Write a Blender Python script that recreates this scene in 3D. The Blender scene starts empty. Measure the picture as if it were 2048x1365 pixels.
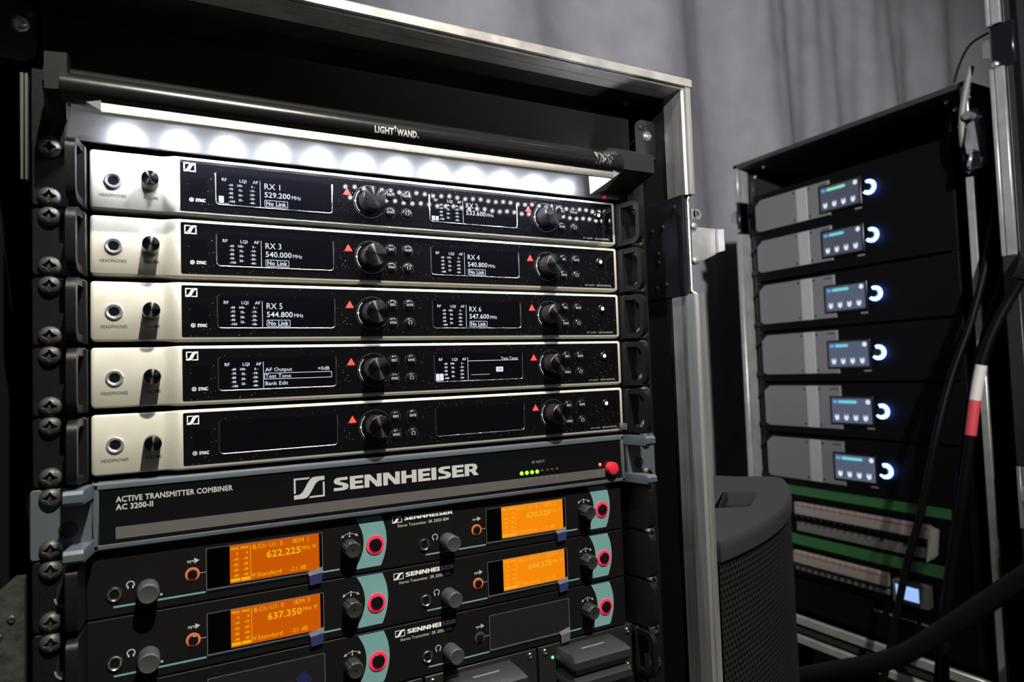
import bpy, bmesh, math, random
from mathutils import Vector, Matrix
random.seed(7)
S = bpy.context.scene
COL = S.collection
PI = math.pi
U = 44.45
ZB = 1000.0            # rack coordinates are millimetres; z = 0 (top of the first receiver) lies 1 m above the floor

# ------------------------------------------------------------------ camera
cd = bpy.data.cameras.new('camera'); cam = bpy.data.objects.new('camera', cd); COL.objects.link(cam)
cd.sensor_width = 36.0; cd.lens = 24.0; cd.clip_start = 0.01; cd.clip_end = 50
cam.location = (0.029128, -0.526968, 1.0 - 0.159808)
cam.rotation_euler = (1.6166828, 0.0349219, -0.4969958)
cd.dof.use_dof = True; cd.dof.focus_distance = 0.56; cd.dof.aperture_fstop = 9.0
S.camera = cam
# ------------------------------------------------------------------ world, lamps, exposure
w = bpy.data.worlds.new('world'); S.world = w; w.use_nodes = True
w.node_tree.nodes['Background'].inputs[0].default_value = (0.62, 0.66, 0.8, 1)
w.node_tree.nodes['Background'].inputs[1].default_value = 0.035
S.view_settings.view_transform = 'Standard'; S.view_settings.look = 'None'
S.view_settings.exposure = 0.0; S.view_settings.gamma = 1.0; S.view_settings.use_curve_mapping = False

def lamp(name, kind, loc, target, power, color, size=0.05, spot=None, blend=0.5):
    l = bpy.data.lights.new(name, kind); o = bpy.data.objects.new(name, l); COL.objects.link(o)
    o.location = loc; d = Vector(target) - Vector(loc); o.rotation_euler = d.to_track_quat('-Z', 'Y').to_euler()
    l.energy = power; l.color = color
    if kind == 'AREA': l.shape = 'DISK'; l.size = size
    else: l.shadow_soft_size = size
    if spot: l.spot_size = math.radians(spot); l.spot_blend = blend
    return o
# warm ceiling spot above and in front of the rack: the hard light on the lower units
lamp('ceiling_spot', 'SPOT', (0.27, -1.24, 2.62), (0.22, 0, 0.75), 400, (1.0, 0.95, 0.83), 0.022, 55, 0.4)
# work light further back on the left: curtain, amplifiers, aluminium edges
lamp('work_light', 'SPOT', (-0.62, -2.1, 1.78), (1.85, 1.2, 1.62), 500, (1.0, 0.975, 0.98), 0.05, 46, 0.75)

# ------------------------------------------------------------------ materials
MATS = {}
def mat(name, col, rough=0.5, metal=0.0, emit=None, estr=0.0, noise=0.0, nscale=300, bump=0.0, bscale=900, coat=0.0, rvar=0.0, aniso=0.0, spec=None, streak=None):
    if name in MATS: return MATS[name]
    m = bpy.data.materials.new(name); m.use_nodes = True; nt = m.node_tree; b = nt.nodes['Principled BSDF']
    b.inputs['Base Color'].default_value = (*col, 1); b.inputs['Roughness'].default_value = rough; b.inputs['Metallic'].default_value = metal
    if spec is not None: b.inputs['Specular IOR Level'].default_value = spec
    if coat: b.inputs['Coat Weight'].default_value = coat; b.inputs['Coat Roughness'].default_value = 0.03
    if emit: b.inputs['Emission Color'].default_value = (*emit, 1); b.inputs['Emission Strength'].default_value = estr
    tc = nt.nodes.new('ShaderNodeTexCoord')
    src = tc.outputs['Object']
    if streak:
        mp = nt.nodes.new('ShaderNodeMapping'); mp.inputs['Scale'].default_value = streak; nt.links.new(src, mp.inputs['Vector']); src = mp.outputs['Vector']
    if noise or rvar:
        n = nt.nodes.new('ShaderNodeTexNoise'); n.inputs['Scale'].default_value = nscale; n.inputs['Detail'].default_value = 4
        nt.links.new(src, n.inputs['Vector'])
        if noise:
            r = nt.nodes.new('ShaderNodeMapRange'); r.inputs['From Min'].default_value = 0.3; r.inputs['From Max'].default_value = 0.7
            r.inputs['To Min'].default_value = 1 - noise; r.inputs['To Max'].default_value = 1 + noise
            x = nt.nodes.new('ShaderNodeMix'); x.data_type = 'RGBA'; x.blend_type = 'MULTIPLY'; x.inputs['Factor'].default_value = 1
            x.inputs['A'].default_value = (*col, 1); nt.links.new(n.outputs['Fac'], r.inputs['Value']); nt.links.new(r.outputs['Result'], x.inputs['B'])
            nt.links.new(x.outputs['Result'], b.inputs['Base Color'])
        if rvar:
            r2 = nt.nodes.new('ShaderNodeMapRange'); r2.inputs['To Min'].default_value = max(rough - rvar, 0.02); r2.inputs['To Max'].default_value = rough + rvar
            nt.links.new(n.outputs['Fac'], r2.inputs['Value']); nt.links.new(r2.outputs['Result'], b.inputs['Roughness'])
    if bump:
        n2 = nt.nodes.new('ShaderNodeTexNoise'); n2.inputs['Scale'].default_value = bscale; n2.inputs['Detail'].default_value = 2
        nt.links.new(src, n2.inputs['Vector'])
        bp = nt.nodes.new('ShaderNodeBump'); bp.inputs['Strength'].default_value = bump; bp.inputs['Distance'].default_value = 0.0004
        nt.links.new(n2.outputs['Fac'], bp.inputs['Height']); nt.links.new(bp.outputs['Normal'], b.inputs['Normal'])
    if aniso:
        b.inputs['Anisotropic'].default_value = aniso
        b.inputs['Anisotropic Rotation'].default_value = 0.25
        t = nt.nodes.new('ShaderNodeTangent'); t.direction_type = 'RADIAL'; t.axis = 'Y'
        nt.links.new(t.outputs['Tangent'], b.inputs['Tangent'])
    MATS[name] = m; return m
def emis(name, col, s): return mat(name, (0.01, 0.01, 0.01), 0.4, emit=col, estr=s)
def dust_glass(name, col, rough):
    m = mat(name, col, rough, 0, spec=0.5); nt = m.node_tree; b = nt.nodes['Principled BSDF']
    tc = nt.nodes.new('ShaderNodeTexCoord'); v = nt.nodes.new('ShaderNodeTexVoronoi'); v.inputs['Scale'].default_value = 420
    nt.links.new(tc.outputs['Object'], v.inputs['Vector'])
    n = nt.nodes.new('ShaderNodeTexNoise'); n.inputs['Scale'].default_value = 130; nt.links.new(tc.outputs['Object'], n.inputs['Vector'])
    mul = nt.nodes.new('ShaderNodeMath'); mul.operation = 'MULTIPLY'; mul.inputs[1].default_value = 0.145; nt.links.new(n.outputs['Fac'], mul.inputs[0])
    lt = nt.nodes.new('ShaderNodeMath'); lt.operation = 'LESS_THAN'; nt.links.new(v.outputs['Distance'], lt.inputs[0]); nt.links.new(mul.outputs[0], lt.inputs[1])
    x = nt.nodes.new('ShaderNodeMix'); x.data_type = 'RGBA'; x.inputs['A'].default_value = (*col, 1); x.inputs['B'].default_value = (0.3, 0.31, 0.34, 1)
    nt.links.new(lt.outputs[0], x.inputs['Factor']); nt.links.new(x.outputs['Result'], b.inputs['Base Color'])
    r = nt.nodes.new('ShaderNodeMix'); r.data_type = 'FLOAT'; r.inputs['A'].default_value = rough; r.inputs['B'].default_value = 0.8
    nt.links.new(lt.outputs[0], r.inputs['Factor']); nt.links.new(r.outputs['Result'], b.inputs['Roughness'])
    return m
def dots(name, base, hole, pitch, rad, rough=0.6, metal=0.0, axes='XZ', uv=False):
    """metal with a staggered grid of tiny punched holes, in object space (metres)"""
    m = mat(name, base, rough, metal); nt = m.node_tree; b = nt.nodes['Principled BSDF']; L = nt.links.new
    tc = nt.nodes.new('ShaderNodeTexCoord'); sp = nt.nodes.new('ShaderNodeSeparateXYZ'); L(tc.outputs['UV' if uv else 'Object'], sp.inputs[0])
    def M(op, a, c=None):
        n = nt.nodes.new('ShaderNodeMath'); n.operation = op
        for i, q in enumerate((a, c)):
            if q is None: continue
            if isinstance(q, (int, float)): n.inputs[i].default_value = q
            else: L(q, n.inputs[i])
        return n.outputs[0]
    a = sp.outputs['X']; c = sp.outputs['Y' if uv else 'Z']
    row = M('FLOOR', M('DIVIDE', c, pitch * 0.866)); sh = M('MULTIPLY', M('MODULO', M('ABSOLUTE', row), 2.0), 0.5)
    fx = M('SUBTRACT', M('FRACT', M('ADD', M('DIVIDE', a, pitch), sh)), 0.5); fz = M('SUBTRACT', M('FRACT', M('DIVIDE', c, pitch * 0.866)), 0.5)
    d = M('SQRT', M('ADD', M('MULTIPLY', fx, fx), M('MULTIPLY', fz, fz)))
    k = M('LESS_THAN', d, rad)
    x = nt.nodes.new('ShaderNodeMix'); x.data_type = 'RGBA'; x.inputs['A'].default_value = (*base, 1); x.inputs['B'].default_value = (*hole, 1)
    L(k, x.inputs['Factor']); L(x.outputs['Result'], b.inputs['Base Color'])
    bu = nt.nodes.new('ShaderNodeBump'); bu.inputs['Distance'].default_value = 0.0012; bu.inputs['Strength'].default_value = 0.7
    L(M('MINIMUM', d, rad + 0.12), bu.inputs['Height']); L(bu.outputs['Normal'], b.inputs['Normal'])
    return m
def film_mat(name, tint, clear=0.86, rough=0.06, diff=0.4):
    m = bpy.data.materials.new(name); m.use_nodes = True; nt = m.node_tree; nt.nodes.clear()
    o = nt.nodes.new('ShaderNodeOutputMaterial'); t = nt.nodes.new('ShaderNodeBsdfTransparent'); g = nt.nodes.new('ShaderNodeBsdfPrincipled'); x = nt.nodes.new('ShaderNodeMixShader')
    t.inputs[0].default_value = (*tint, 1); g.inputs['Base Color'].default_value = (tint[0] * diff, tint[1] * diff, tint[2] * diff, 1); g.inputs['Roughness'].default_value = rough
    f = nt.nodes.new('ShaderNodeFresnel'); f.inputs[0].default_value = 1.45
    a = nt.nodes.new('ShaderNodeMath'); a.operation = 'ADD'; a.inputs[1].default_value = 1 - clear - 0.04; a.use_clamp = True
    nt.links.new(f.outputs[0], a.inputs[0]); nt.links.new(a.outputs[0], x.inputs[0]); nt.links.new(t.outputs[0], x.inputs[1]); nt.links.new(g.outputs[0], x.inputs[2]); nt.links.new(x.outputs[0], o.inputs[0])
    MATS[name] = m; return m

champ = mat('champagne_paint', (0.50, 0.482, 0.415), 0.42, 0.12, noise=0.05, nscale=900, bump=0.12, bscale=2500)
glass = dust_glass('black_glass', (0.003, 0.003, 0.0038), 0.014)
screen = mat('display_glass', (0.002, 0.002, 0.003), 0.02)
white_print = mat('white_print', (0.75, 0.75, 0.75), 0.6)
grey_print = mat('grey_print', (0.42, 0.42, 0.42), 0.6)
dim_print = mat('dim_print', (0.2, 0.2, 0.2), 0.6)
groove = mat('ring_groove', (0.045, 0.045, 0.045), 0.4)
dark_print = mat('dark_print', (0.02, 0.019, 0.018), 0.6)
oled = emis('display_white', (0.80, 0.87, 1.0), 0.95)
oled_dim = emis('display_grey', (0.62, 0.64, 0.70), 0.55)
red_lit = emis('red_light', (1.0, 0.018, 0.010), 6.0)
white_lit = emis('white_light', (1, 0.98, 0.95), 1.6)
chrome = mat('chrome', (0.68, 0.68, 0.7), 0.22, 0.8)
steel = mat('nickel', (0.62, 0.58, 0.52), 0.24, 1.0)
blk = mat('black_plastic', (0.007, 0.007, 0.0075), 0.42, bump=0.1, spec=0.25)
blk_gloss = mat('gloss_black', (0.006, 0.006, 0.007), 0.16)
blk_soft = mat('soft_black', (0.016, 0.016, 0.016), 0.5, bump=0.15)
ear_m = mat('black_powder_coat', (0.006, 0.006, 0.0065), 0.36, 0.0, spec=0.2, noise=0.2, nscale=700, bump=0.25, bscale=1800)
screw_m = mat('black_screw', (0.034, 0.033, 0.032), 0.46, 0.2, noise=0.25, nscale=500, bump=0.2, bscale=1200)
knob_side = mat('knob_side', (0.012, 0.012, 0.013), 0.30)
knob_cap = mat('turned_cap', (0.11, 0.11, 0.115), 0.25, 1.0, aniso=0.93)
rubber = mat('grey_rubber', (0.034, 0.034, 0.035), 0.62, bump=0.3, bscale=1500)
alu = mat('aluminium', (0.60, 0.585, 0.55), 0.36, 0.72, noise=0.14, nscale=60, bump=0.12, bscale=500, rvar=0.10)
alu_v = mat('aluminium_drawn', (0.52, 0.52, 0.51), 0.34, 0.78, noise=0.18, nscale=40, rvar=0.12, bump=0.1, bscale=400, streak=(3, 3, 0.15))
case_blk = mat('case_lining', (0.004, 0.004, 0.0042), 0.55, bump=0.2, bscale=500)
case_out = mat('case_board', (0.02, 0.02, 0.021), 0.5, bump=0.25, bscale=350)
plate_m = mat('dark_steel_plate', (0.035, 0.036, 0.045), 0.22, 0.75, rvar=0.08, nscale=30)
satin = mat('satin_panel', (0.09, 0.092, 0.096), 0.31, 0.8, bump=0.12, bscale=2600)
combg = mat('blue_grey_casting', (0.085, 0.10, 0.115), 0.36, 0.25, bump=0.15, bscale=1500)
comb_face = mat('combiner_face', (0.0045, 0.0045, 0.005), 0.09)
bar_m = mat('grey_band', (0.085, 0.08, 0.076), 0.5)
sr_face = mat('transmitter_face', (0.0045, 0.0045, 0.0047), 0.5, noise=0.5, nscale=1600, bump=0.3, bscale=2200, spec=0.2)
teal = mat('teal_print', (0.145, 0.30, 0.305), 0.5)
redring = mat('red_ring', (0.75, 0.03, 0.09), 0.4, emit=(1.0, 0.02, 0.07), estr=0.32)
oring = mat('orange_ring', (0.55, 0.14, 0.04), 0.4, emit=(1.0, 0.2, 0.04), estr=0.08)
oring_off = mat('dark_ring', (0.05, 0.05, 0.055), 0.35)
film2 = film_mat('protective_film_hazy', (0.95, 0.95, 0.97), 0.86, 0.12, 0.10)
film = film_mat('protective_film', (0.97, 0.97, 0.98), 0.945, 0.05, 0.02)
tab_clear = film_mat('film_tab', (0.75, 0.77, 0.85), 0.72, 0.15)
tab_blue = film_mat('film_tab_blue', (0.10, 0.12, 0.5), 0.6, 0.2)
film_mid = film_mat('film_tab_blue_dim', (0.10, 0.12, 0.42), 0.35, 0.2)
lcdL = emis('amber_display', (1.0, 0.165, 0.0), 0.66)
lcdR = emis('amber_display_bright', (1.0, 0.27, 0.002), 1.1)
lcd_t = emis('amber_text', (1.0, 0.50, 0.005), 1.05)
lcd_tR = emis('amber_text_bright', (1.0, 0.50, 0.03), 1.05)
green_lit = emis('green_light', (0.42, 1.0, 0.02), 1.6)
green_led = emis('green_charge_light', (0.1, 1.0, 0.2), 2.5)
red_led = emis('red_led', (1.0, 0.12, 0.02), 2.5)
led_off = mat('led_off', (0.012, 0.014, 0.012), 0.2)
led_lamp = emis('led_lamp', (0.88, 0.93, 1.0), 1300.0)
red_btn = mat('red_button', (0.62, 0.02, 0.04), 0.35)

# ------------------------------------------------------------------ mesh builder (millimetres)
class MB:
    def __init__(s): s.v = []; s.f = []; s.uv = None
    def add(s, vs, fs):
        n = len(s.v); s.v += [tuple(p) for p in vs]; s.f += [tuple(i + n for i in f) for f in fs]; return s
    def box(s, x0, x1, y0, y1, z0, z1, b=0.0):
        if b > 0:
            pts = []
            for x, sx in ((x0, 1), (x1, -1)):
                for y, sy in ((y0, 1), (y1, -1)):
                    for z, sz in ((z0, 1), (z1, -1)):
                        pts += [(x, y + sy * b, z + sz * b), (x + sx * b, y, z + sz * b), (x + sx * b, y + sy * b, z)]
            return s.hull(pts)
        return s.add([(x0, y0, z0), (x1, y0, z0), (x1, y1, z0), (x0, y1, z0), (x0, y0, z1), (x1, y0, z1), (x1, y1, z1), (x0, y1, z1)],
                     [(0, 3, 2, 1), (4, 5, 6, 7), (0, 1, 5, 4), (1, 2, 6, 5), (2, 3, 7, 6), (3, 0, 4, 7)])
    def hull(s, pts):
        bm = bmesh.new()
        for p in pts: bm.verts.new(p)
        bmesh.ops.convex_hull(bm, input=bm.verts)
        bm.verts.ensure_lookup_table(); bm.verts.index_update()
        s.add([v.co[:] for v in bm.verts], [tuple(v.index for v in f.verts) for f in bm.faces]); bm.free(); return s
    def plate(s, out, y0, y1, b=0.0):
        """outline (x, z), counter-clockwise seen from the front (-y); front face at y0, back at y1, chamfer b"""
        n = len(out); rings = []
        if b > 0: rings = [[(x, y0, z) for x, z in inset(out, b)], [(x, y0 + b, z) for x, z in out]]
        else: rings = [[(x, y0, z) for x, z in out]]
        rings.append([(x, y1, z) for x, z in out])
        vs = [p for r in rings for p in r]; fs = [tuple(range(n))]
        for k in range(len(rings) - 1):
            for i in range(n):
                j = (i + 1) % n; fs.append((k * n + j, k * n + i, (k + 1) * n + i, (k + 1) * n + j))
        fs.append(tuple(range((len(rings) - 1) * n, len(rings) * n))[::-1])
        return s.add(vs, fs)
    def flat(s, pts, y): return s.add([(x, y, z) for x, z in pts], [tuple(range(len(pts)))])
    def ring(s, outer, inner, y0, y1):
        n = len(outer)
        vs = [(x, y0, z) for x, z in outer] + [(x, y0, z) for x, z in inner] + [(x, y1, z) for x, z in outer] + [(x, y1, z) for x, z in inner]
        fs = []
        for i in range(n):
            j = (i + 1) % n
            fs += [(i, j, n + j, n + i), (2 * n + i, 2 * n + j, j, i), (n + i, n + j, 3 * n + j, 3 * n + i), (2 * n + j, 2 * n + i, 3 * n + i, 3 * n + j)]
        return s.add(vs, fs)
    def prism_x(s, out, x0, x1, shear=None):
        """outline (y, z) extruded along x"""
        n = len(out); sh = shear or (lambda y: 0.0)
        vs = [(x0 + sh(y), y, z) for y, z in out] + [(x1 + sh(y), y, z) for y, z in out]
        fs = [tuple(range(n))[::-1], tuple(range(n, 2 * n))] + [(i, (i + 1) % n, n + (i + 1) % n, n + i) for i in range(n)]
        return s.add(vs, fs)
    def loop_x(s, outer, inner, x0, x1, shear=None):
        n = len(outer); sh = shear or (lambda y: 0.0)
        vs = []
        for x in (x0, x1):
            vs += [(x + sh(y), y, z) for y, z in outer] + [(x + sh(y), y, z) for y, z in inner]
        fs = []
        for i in range(n):
            j = (i + 1) % n
            fs += [(i, j, n + j, n + i), (2 * n + j, 2 * n + i, 3 * n + i, 3 * n + j), (j, i, 2 * n + i, 2 * n + j), (n + i, n + j, 3 * n + j, 3 * n + i)]
        return s.add(vs, fs)
    def prism_z(s, out, z0, z1):
        n = len(out)
        vs = [(x, y, z0) for x, y in out] + [(x, y, z1) for x, y in out]
        return s.add(vs, [tuple(range(n))[::-1], tuple(range(n, 2 * n))] + [(i, (i + 1) % n, n + (i + 1) % n, n + i) for i in range(n)])
    def lathe(s, cx, cz, prof, n=32, knurl=0.0, axis='y', c3=0.0):
        """profile (r, y) around an axis along y through (cx, cz); axis 'x' or 'z' permute"""
        vs = []; fs = []; m = len(prof)
        for r, y in prof:
            for k in range(n):
                a = 2 * PI * k / n; rr = r * (1 - (knurl if k % 2 else 0)); vs.append((cx + rr * math.cos(a), y, cz + rr * math.sin(a)))
        for q in range(m - 1):
            for k in range(n):
                j = (k + 1) % n; fs.append((q * n + k, q * n + j, (q + 1) * n + j, (q + 1) * n + k))
        fs.append(tuple(range(n))[::-1]); fs.append(tuple(range((m - 1) * n, m * n)))
        if axis == 'z': vs = [(x, z, y) for x, y, z in vs]
        if axis == 'x': vs = [(y, x, z) for x, y, z in vs]
        return s.add(vs, fs)
    def disc(s, cx, cz, r, y, n=20): return s.flat([(cx + r * math.cos(2 * PI * k / n), cz + r * math.sin(2 * PI * k / n)) for k in range(n)], y)
    def annulus(s, cx, cz, r1, r0, y, a0=0.0, a1=2 * PI, n=32, depth=0.0):
        full = abs(a1 - a0 - 2 * PI) < 1e-6; vs = []; fs = []
        for k in range(n + (0 if full else 1)):
            a = a0 + (a1 - a0) * k / n
            vs += [(cx + r1 * math.cos(a), y, cz + r1 * math.sin(a)), (cx + r0 * math.cos(a), y, cz + r0 * math.sin(a))]
        N = len(vs) // 2
        for k in range(N if full else N - 1):
            j = (k + 1) % N; fs.append((2 * k, 2 * j, 2 * j + 1, 2 * k + 1))
        if depth:
            s.add([(x, yy + depth, z) for x, yy, z in vs], [f[::-1] for f in fs])
            for k in range(N if full else N - 1):
                j = (k + 1) % N
                s.add([vs[2 * k], vs[2 * j], (vs[2 * j][0], y + depth, vs[2 * j][2]), (vs[2 * k][0], y + depth, vs[2 * k][2])], [(0, 3, 2, 1)])
                s.add([vs[2 * k + 1], vs[2 * j + 1], (vs[2 * j + 1][0], y + depth, vs[2 * j + 1][2]), (vs[2 * k + 1][0], y + depth, vs[2 * k + 1][2])], [(0, 1, 2, 3)])
        return s.add(vs, fs)
    def line(s, pts, wd, y):
        for (x0, z0), (x1, z1) in zip(pts, pts[1:]):
            dx, dz = x1 - x0, z1 - z0; l = math.hypot(dx, dz) or 1; nx, nz = -dz / l * wd / 2, dx / l * wd / 2
            s.flat([(x0 - nx, z0 - nz), (x1 - nx, z1 - nz), (x1 + nx, z1 + nz), (x0 + nx, z0 + nz)], y)
        return s
    def tube(s, pts, r, n=12, smooth=6, caps=True):
        P = [Vector(p) for p in pts]
        if smooth and len(P) > 2:
            Q = [P[0]] + P + [P[-1]]; R = []
            for i in range(1, len(Q) - 2):
                for k in range(smooth):
                    t = k / smooth; a, b, c, d = Q[i - 1], Q[i], Q[i + 1], Q[i + 2]
                    R.append(0.5 * ((2 * b) + (c - a) * t + (2 * a - 5 * b + 4 * c - d) * t * t + (3 * b - a - 3 * c + d) * t ** 3))
            P = R + [P[-1]]
        vs = []; fs = []; up = Vector((0.3, 0.9, 0.2)).normalized()
        for i, p in enumerate(P):
            t = (P[min(i + 1, len(P) - 1)] - P[max(i - 1, 0)]).normalized(); u = t.cross(up).normalized(); v = t.cross(u)
            rr = r(i / (len(P) - 1)) if callable(r) else r
            for k in range(n):
                a = 2 * PI * k / n; vs.append(p + u * (rr * math.cos(a)) + v * (rr * math.sin(a)))
        for i in range(len(P) - 1):
            for k in range(n):
                j = (k + 1) % n; fs.append((i * n + k, i * n + j, (i + 1) * n + j, (i + 1) * n + k))
        if caps: fs.append(tuple(range(n))[::-1]); fs.append(tuple(range((len(P) - 1) * n, len(P) * n)))
        return s.add(vs, fs)
    def text(s, txt, x, z, h, y, width=None, bold=0.0, right=False, center=False):
        vs, fs, wd = text_geo(txt, bold); kx = h if width is None else width / max(wd, 1e-6)
        x0 = x - (wd * kx if right else (wd * kx / 2 if center else 0))
        return s.add([(x0 + a * kx, y, z + b * h) for a, b in vs], fs)
def inset(out, b):
    n = len(out); r = []
    for i in range(n):
        (x0, z0), (x1, z1), (x2, z2) = out[i - 1], out[i], out[(i + 1) % n]
        a = Vector((x1 - x0, z1 - z0)); c = Vector((x2 - x1, z2 - z1))
        a = a.normalized() if a.length > 1e-9 else c.normalized(); c = c.normalized() if c.length > 1e-9 else a
        na = Vector((-a.y, a.x)); nc = Vector((-c.y, c.x)); m = na + nc; m = m / max(m.length_squared, 1e-9) * 2
        r.append((x1 + m.x * b, z1 + m.y * b))
    return r
def rr(x0, x1, z0, z1, r, n=5):
    """rounded rectangle, counter-clockwise; r a radius or four radii (bottom left, bottom right, top right, top left)"""
    rs = r if isinstance(r, (tuple, list)) else (r,) * 4; P = []
    for (cx, cz, a0), q in zip(((x0, z0, PI), (x1, z0, 1.5 * PI), (x1, z1, 0.0), (x0, z1, 0.5 * PI)), rs):
        ox = cx + (q if cx == x0 else -q); oz = cz + (q if cz == z0 else -q)
        for k in range(n + 1):
            a = a0 + 0.5 * PI * k / n; P.append((ox + q * math.cos(a), oz + q * math.sin(a)))
    return P
TG = {}
# heavy block capitals of the maker's name: polygons on a 0..1 cap height, with advance widths
HEAVY = {'E': (0.86, [[(0, 0), (.80, 0), (.80, .22), (.30, .22), (.30, .39), (.74, .39), (.74, .61), (.30, .61), (.30, .78), (.79, .78), (.79, 1), (0, 1)]]),
         'N': (1.12, [[(0, 0), (.28, 0), (.28, .60), (.70, 0), (1.02, 0), (1.02, 1), (.74, 1), (.74, .42), (.33, 1), (0, 1)]]),
         'H': (1.06, [[(0, 0), (.30, 0), (.30, .38), (.66, .38), (.66, 0), (.96, 0), (.96, 1), (.66, 1), (.66, .62), (.30, .62), (.30, 1), (0, 1)]]),
         'I': (0.44, [[(0, 0), (.32, 0), (.32, 1), (0, 1)]]),
         'S': (0.93, [[(0, 0), (.55, 0), (.74, .05), (.84, .18), (.85, .34), (.78, .47), (.62, .56), (.36, .66), (.34, .72), (.40, .78), (.80, .78), (.80, 1), (.30, 1), (.11, .95), (.02, .83), (.01, .67), (.08, .54), (.24, .45), (.50, .35), (.52, .28), (.46, .22), (0, .22)]]),
         'R': (0.98, [[(0, 0), (.30, 0), (.30, .34), (.42, .34), (.62, 0), (.96, 0), (.72, .39), (.84, .50), (.88, .67), (.84, .84), (.74, .95), (.56, 1), (.30, 1), (.30, .79), (.50, .79), (.57, .73), (.57, .61), (.50, .55), (.30, .55), (.30, 1), (0, 1)]])}
def heavy(mb, txt, x, z, h, y, width):
    tot = sum(HEAVY[c][0] for c in txt) - 0.06; k = width / tot; cx = x
    for c in txt:
        for poly in HEAVY[c][1]:
            if c == 'R':
                mb.flat([(cx + a * k, z + b * h) for a, b in ((0, 0), (.30, 0), (.30, 1), (0, 1))], y)
                mb.flat([(cx + a * k, z + b * h) for a, b in ((.30, .79), (.50, .79), (.57, .73), (.88, .67), (.84, .84), (.74, .95), (.56, 1), (.30, 1))], y)
                mb.flat([(cx + a * k, z + b * h) for a, b in ((.57, .73), (.57, .61), (.72, .39), (.84, .50), (.88, .67))], y)
                mb.flat([(cx + a * k, z + b * h) for a, b in ((.30, .34), (.42, .34), (.62, 0), (.96, 0), (.72, .39), (.57, .61), (.50, .55), (.30, .55))], y)
            else: mb.flat([(cx + a * k, z + b * h) for a, b in poly], y)
        cx += HEAVY[c][0] * k
    return mb
def text_geo(txt, bold):
    key = (txt, bold)
    if key in TG: return TG[key]
    c = bpy.data.curves.new('t', 'FONT'); c.body = txt; c.offset = bold * 0.8; c.resolution_u = 2; c.size = 1.0
    if bold: c.space_character = 1 + 1.6 * bold
    o = bpy.data.objects.new('t', c); COL.objects.link(o); bpy.context.view_layer.update()
    m = bpy.data.meshes.new_from_object(o)
    vs = [(v.co.x, v.co.y) for v in m.vertices]; fs = [tuple(p.vertices) for p in m.polygons]
    bpy.data.objects.remove(o); bpy.data.curves.remove(c); bpy.data.meshes.remove(m)
    cap = CAP[0] or 1.0
    if not vs: TG[key] = ([], [], 1.0); return TG[key]
    x0 = min(v[0] for v in vs); x1 = max(v[0] for v in vs)
    r = ([((a - x0) / cap, b / cap) for a, b in vs], fs, (x1 - x0) / cap)
    TG[key] = r; return r
CAP = [None]
_v = text_geo('H', 0.0); CAP[0] = max(b for a, b in _v[0]); TG.clear()

MESH = {}
def mesh_of(mb, base, m, key=None, sharp=38):
    if key and key in MESH: return MESH[key]
    me = bpy.data.meshes.new('mesh'); bx, by, bz = base
    me.from_pydata([((x - bx) * 0.001, (y - by) * 0.001, (z - bz) * 0.001) for x, y, z in mb.v], [], mb.f)
    me.validate(); bm = bmesh.new(); bm.from_mesh(me); bmesh.ops.remove_doubles(bm, verts=bm.verts, dist=1e-7)
    if mb.uv is None: bmesh.ops.recalc_face_normals(bm, faces=bm.faces) if getattr(mb, 'closed', False) else None
    bm.to_mesh(me); bm.free()
    if mb.uv:
        lay = me.uv_layers.new(name='map')
        for p in me.polygons:
            for li in p.loop_indices: lay.data[li].uv = mb.uv(me.vertices[me.loops[li].vertex_index].co)
    me.shade_smooth(); me.set_sharp_from_angle(angle=math.radians(sharp)); me.materials.append(m)
    if key: MESH[key] = me
    return me
class Thing:
    def __init__(s, name, label, cat, base, loc=None, rotz=0.0, group=None):
        """base: local millimetre point that becomes the origin; loc: world millimetres of that point"""
        s.base = base; o = bpy.data.objects.new(name, None); COL.objects.link(o); s.o = o
        l = loc if loc is not None else (base[0], base[1], base[2] + ZB)
        o.location = (l[0] * 0.001, l[1] * 0.001, l[2] * 0.001); o.rotation_euler = (0, 0, rotz); o.empty_display_size = 0.02
        o['label'] = label; o['category'] = cat
        if group: o['group'] = group
    def add(s, name, mb, m, parent=None, key=None, label=None, sharp=38):
        me = mesh_of(mb() if callable(mb) and not (key and key in MESH) else (mb if not callable(mb) else None), s.base, m, key, sharp)
        o = bpy.data.objects.new(name, me); COL.objects.link(o); o.parent = parent or s.o
        if label: o['label'] = label
        return o
    def inst(s, name, mb, m, at, key, parent=None, label=None, sharp=38):
        """a part built around its own origin and placed at local millimetres 'at'; parent's own offset is taken off"""
        me = mesh_of(mb() if key not in MESH else None, (0, 0, 0), m, key, sharp)
        o = bpy.data.objects.new(name, me); COL.objects.link(o); o.parent = parent or s.o
        if parent is None: o.location = [(a - b) * 0.001 for a, b in zip(at, s.base)]
        else: o.location = [a * 0.001 for a in at]
        if label: o['label'] = label
        return o
def single(name, mb, m, label, cat, base=(0, 0, 0), group=None, kind=None, sharp=38, ws=True):
    me = mesh_of(mb, base, m, None, sharp); o = bpy.data.objects.new(name, me); COL.objects.link(o)
    o.location = (base[0] * 0.001, base[1] * 0.001, (base[2] + ZB) * 0.001)
    if label: o['label'] = label
    if cat: o['category'] = cat
    if group: o['group'] = group
    if kind: o['kind'] = kind
    return o

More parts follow.
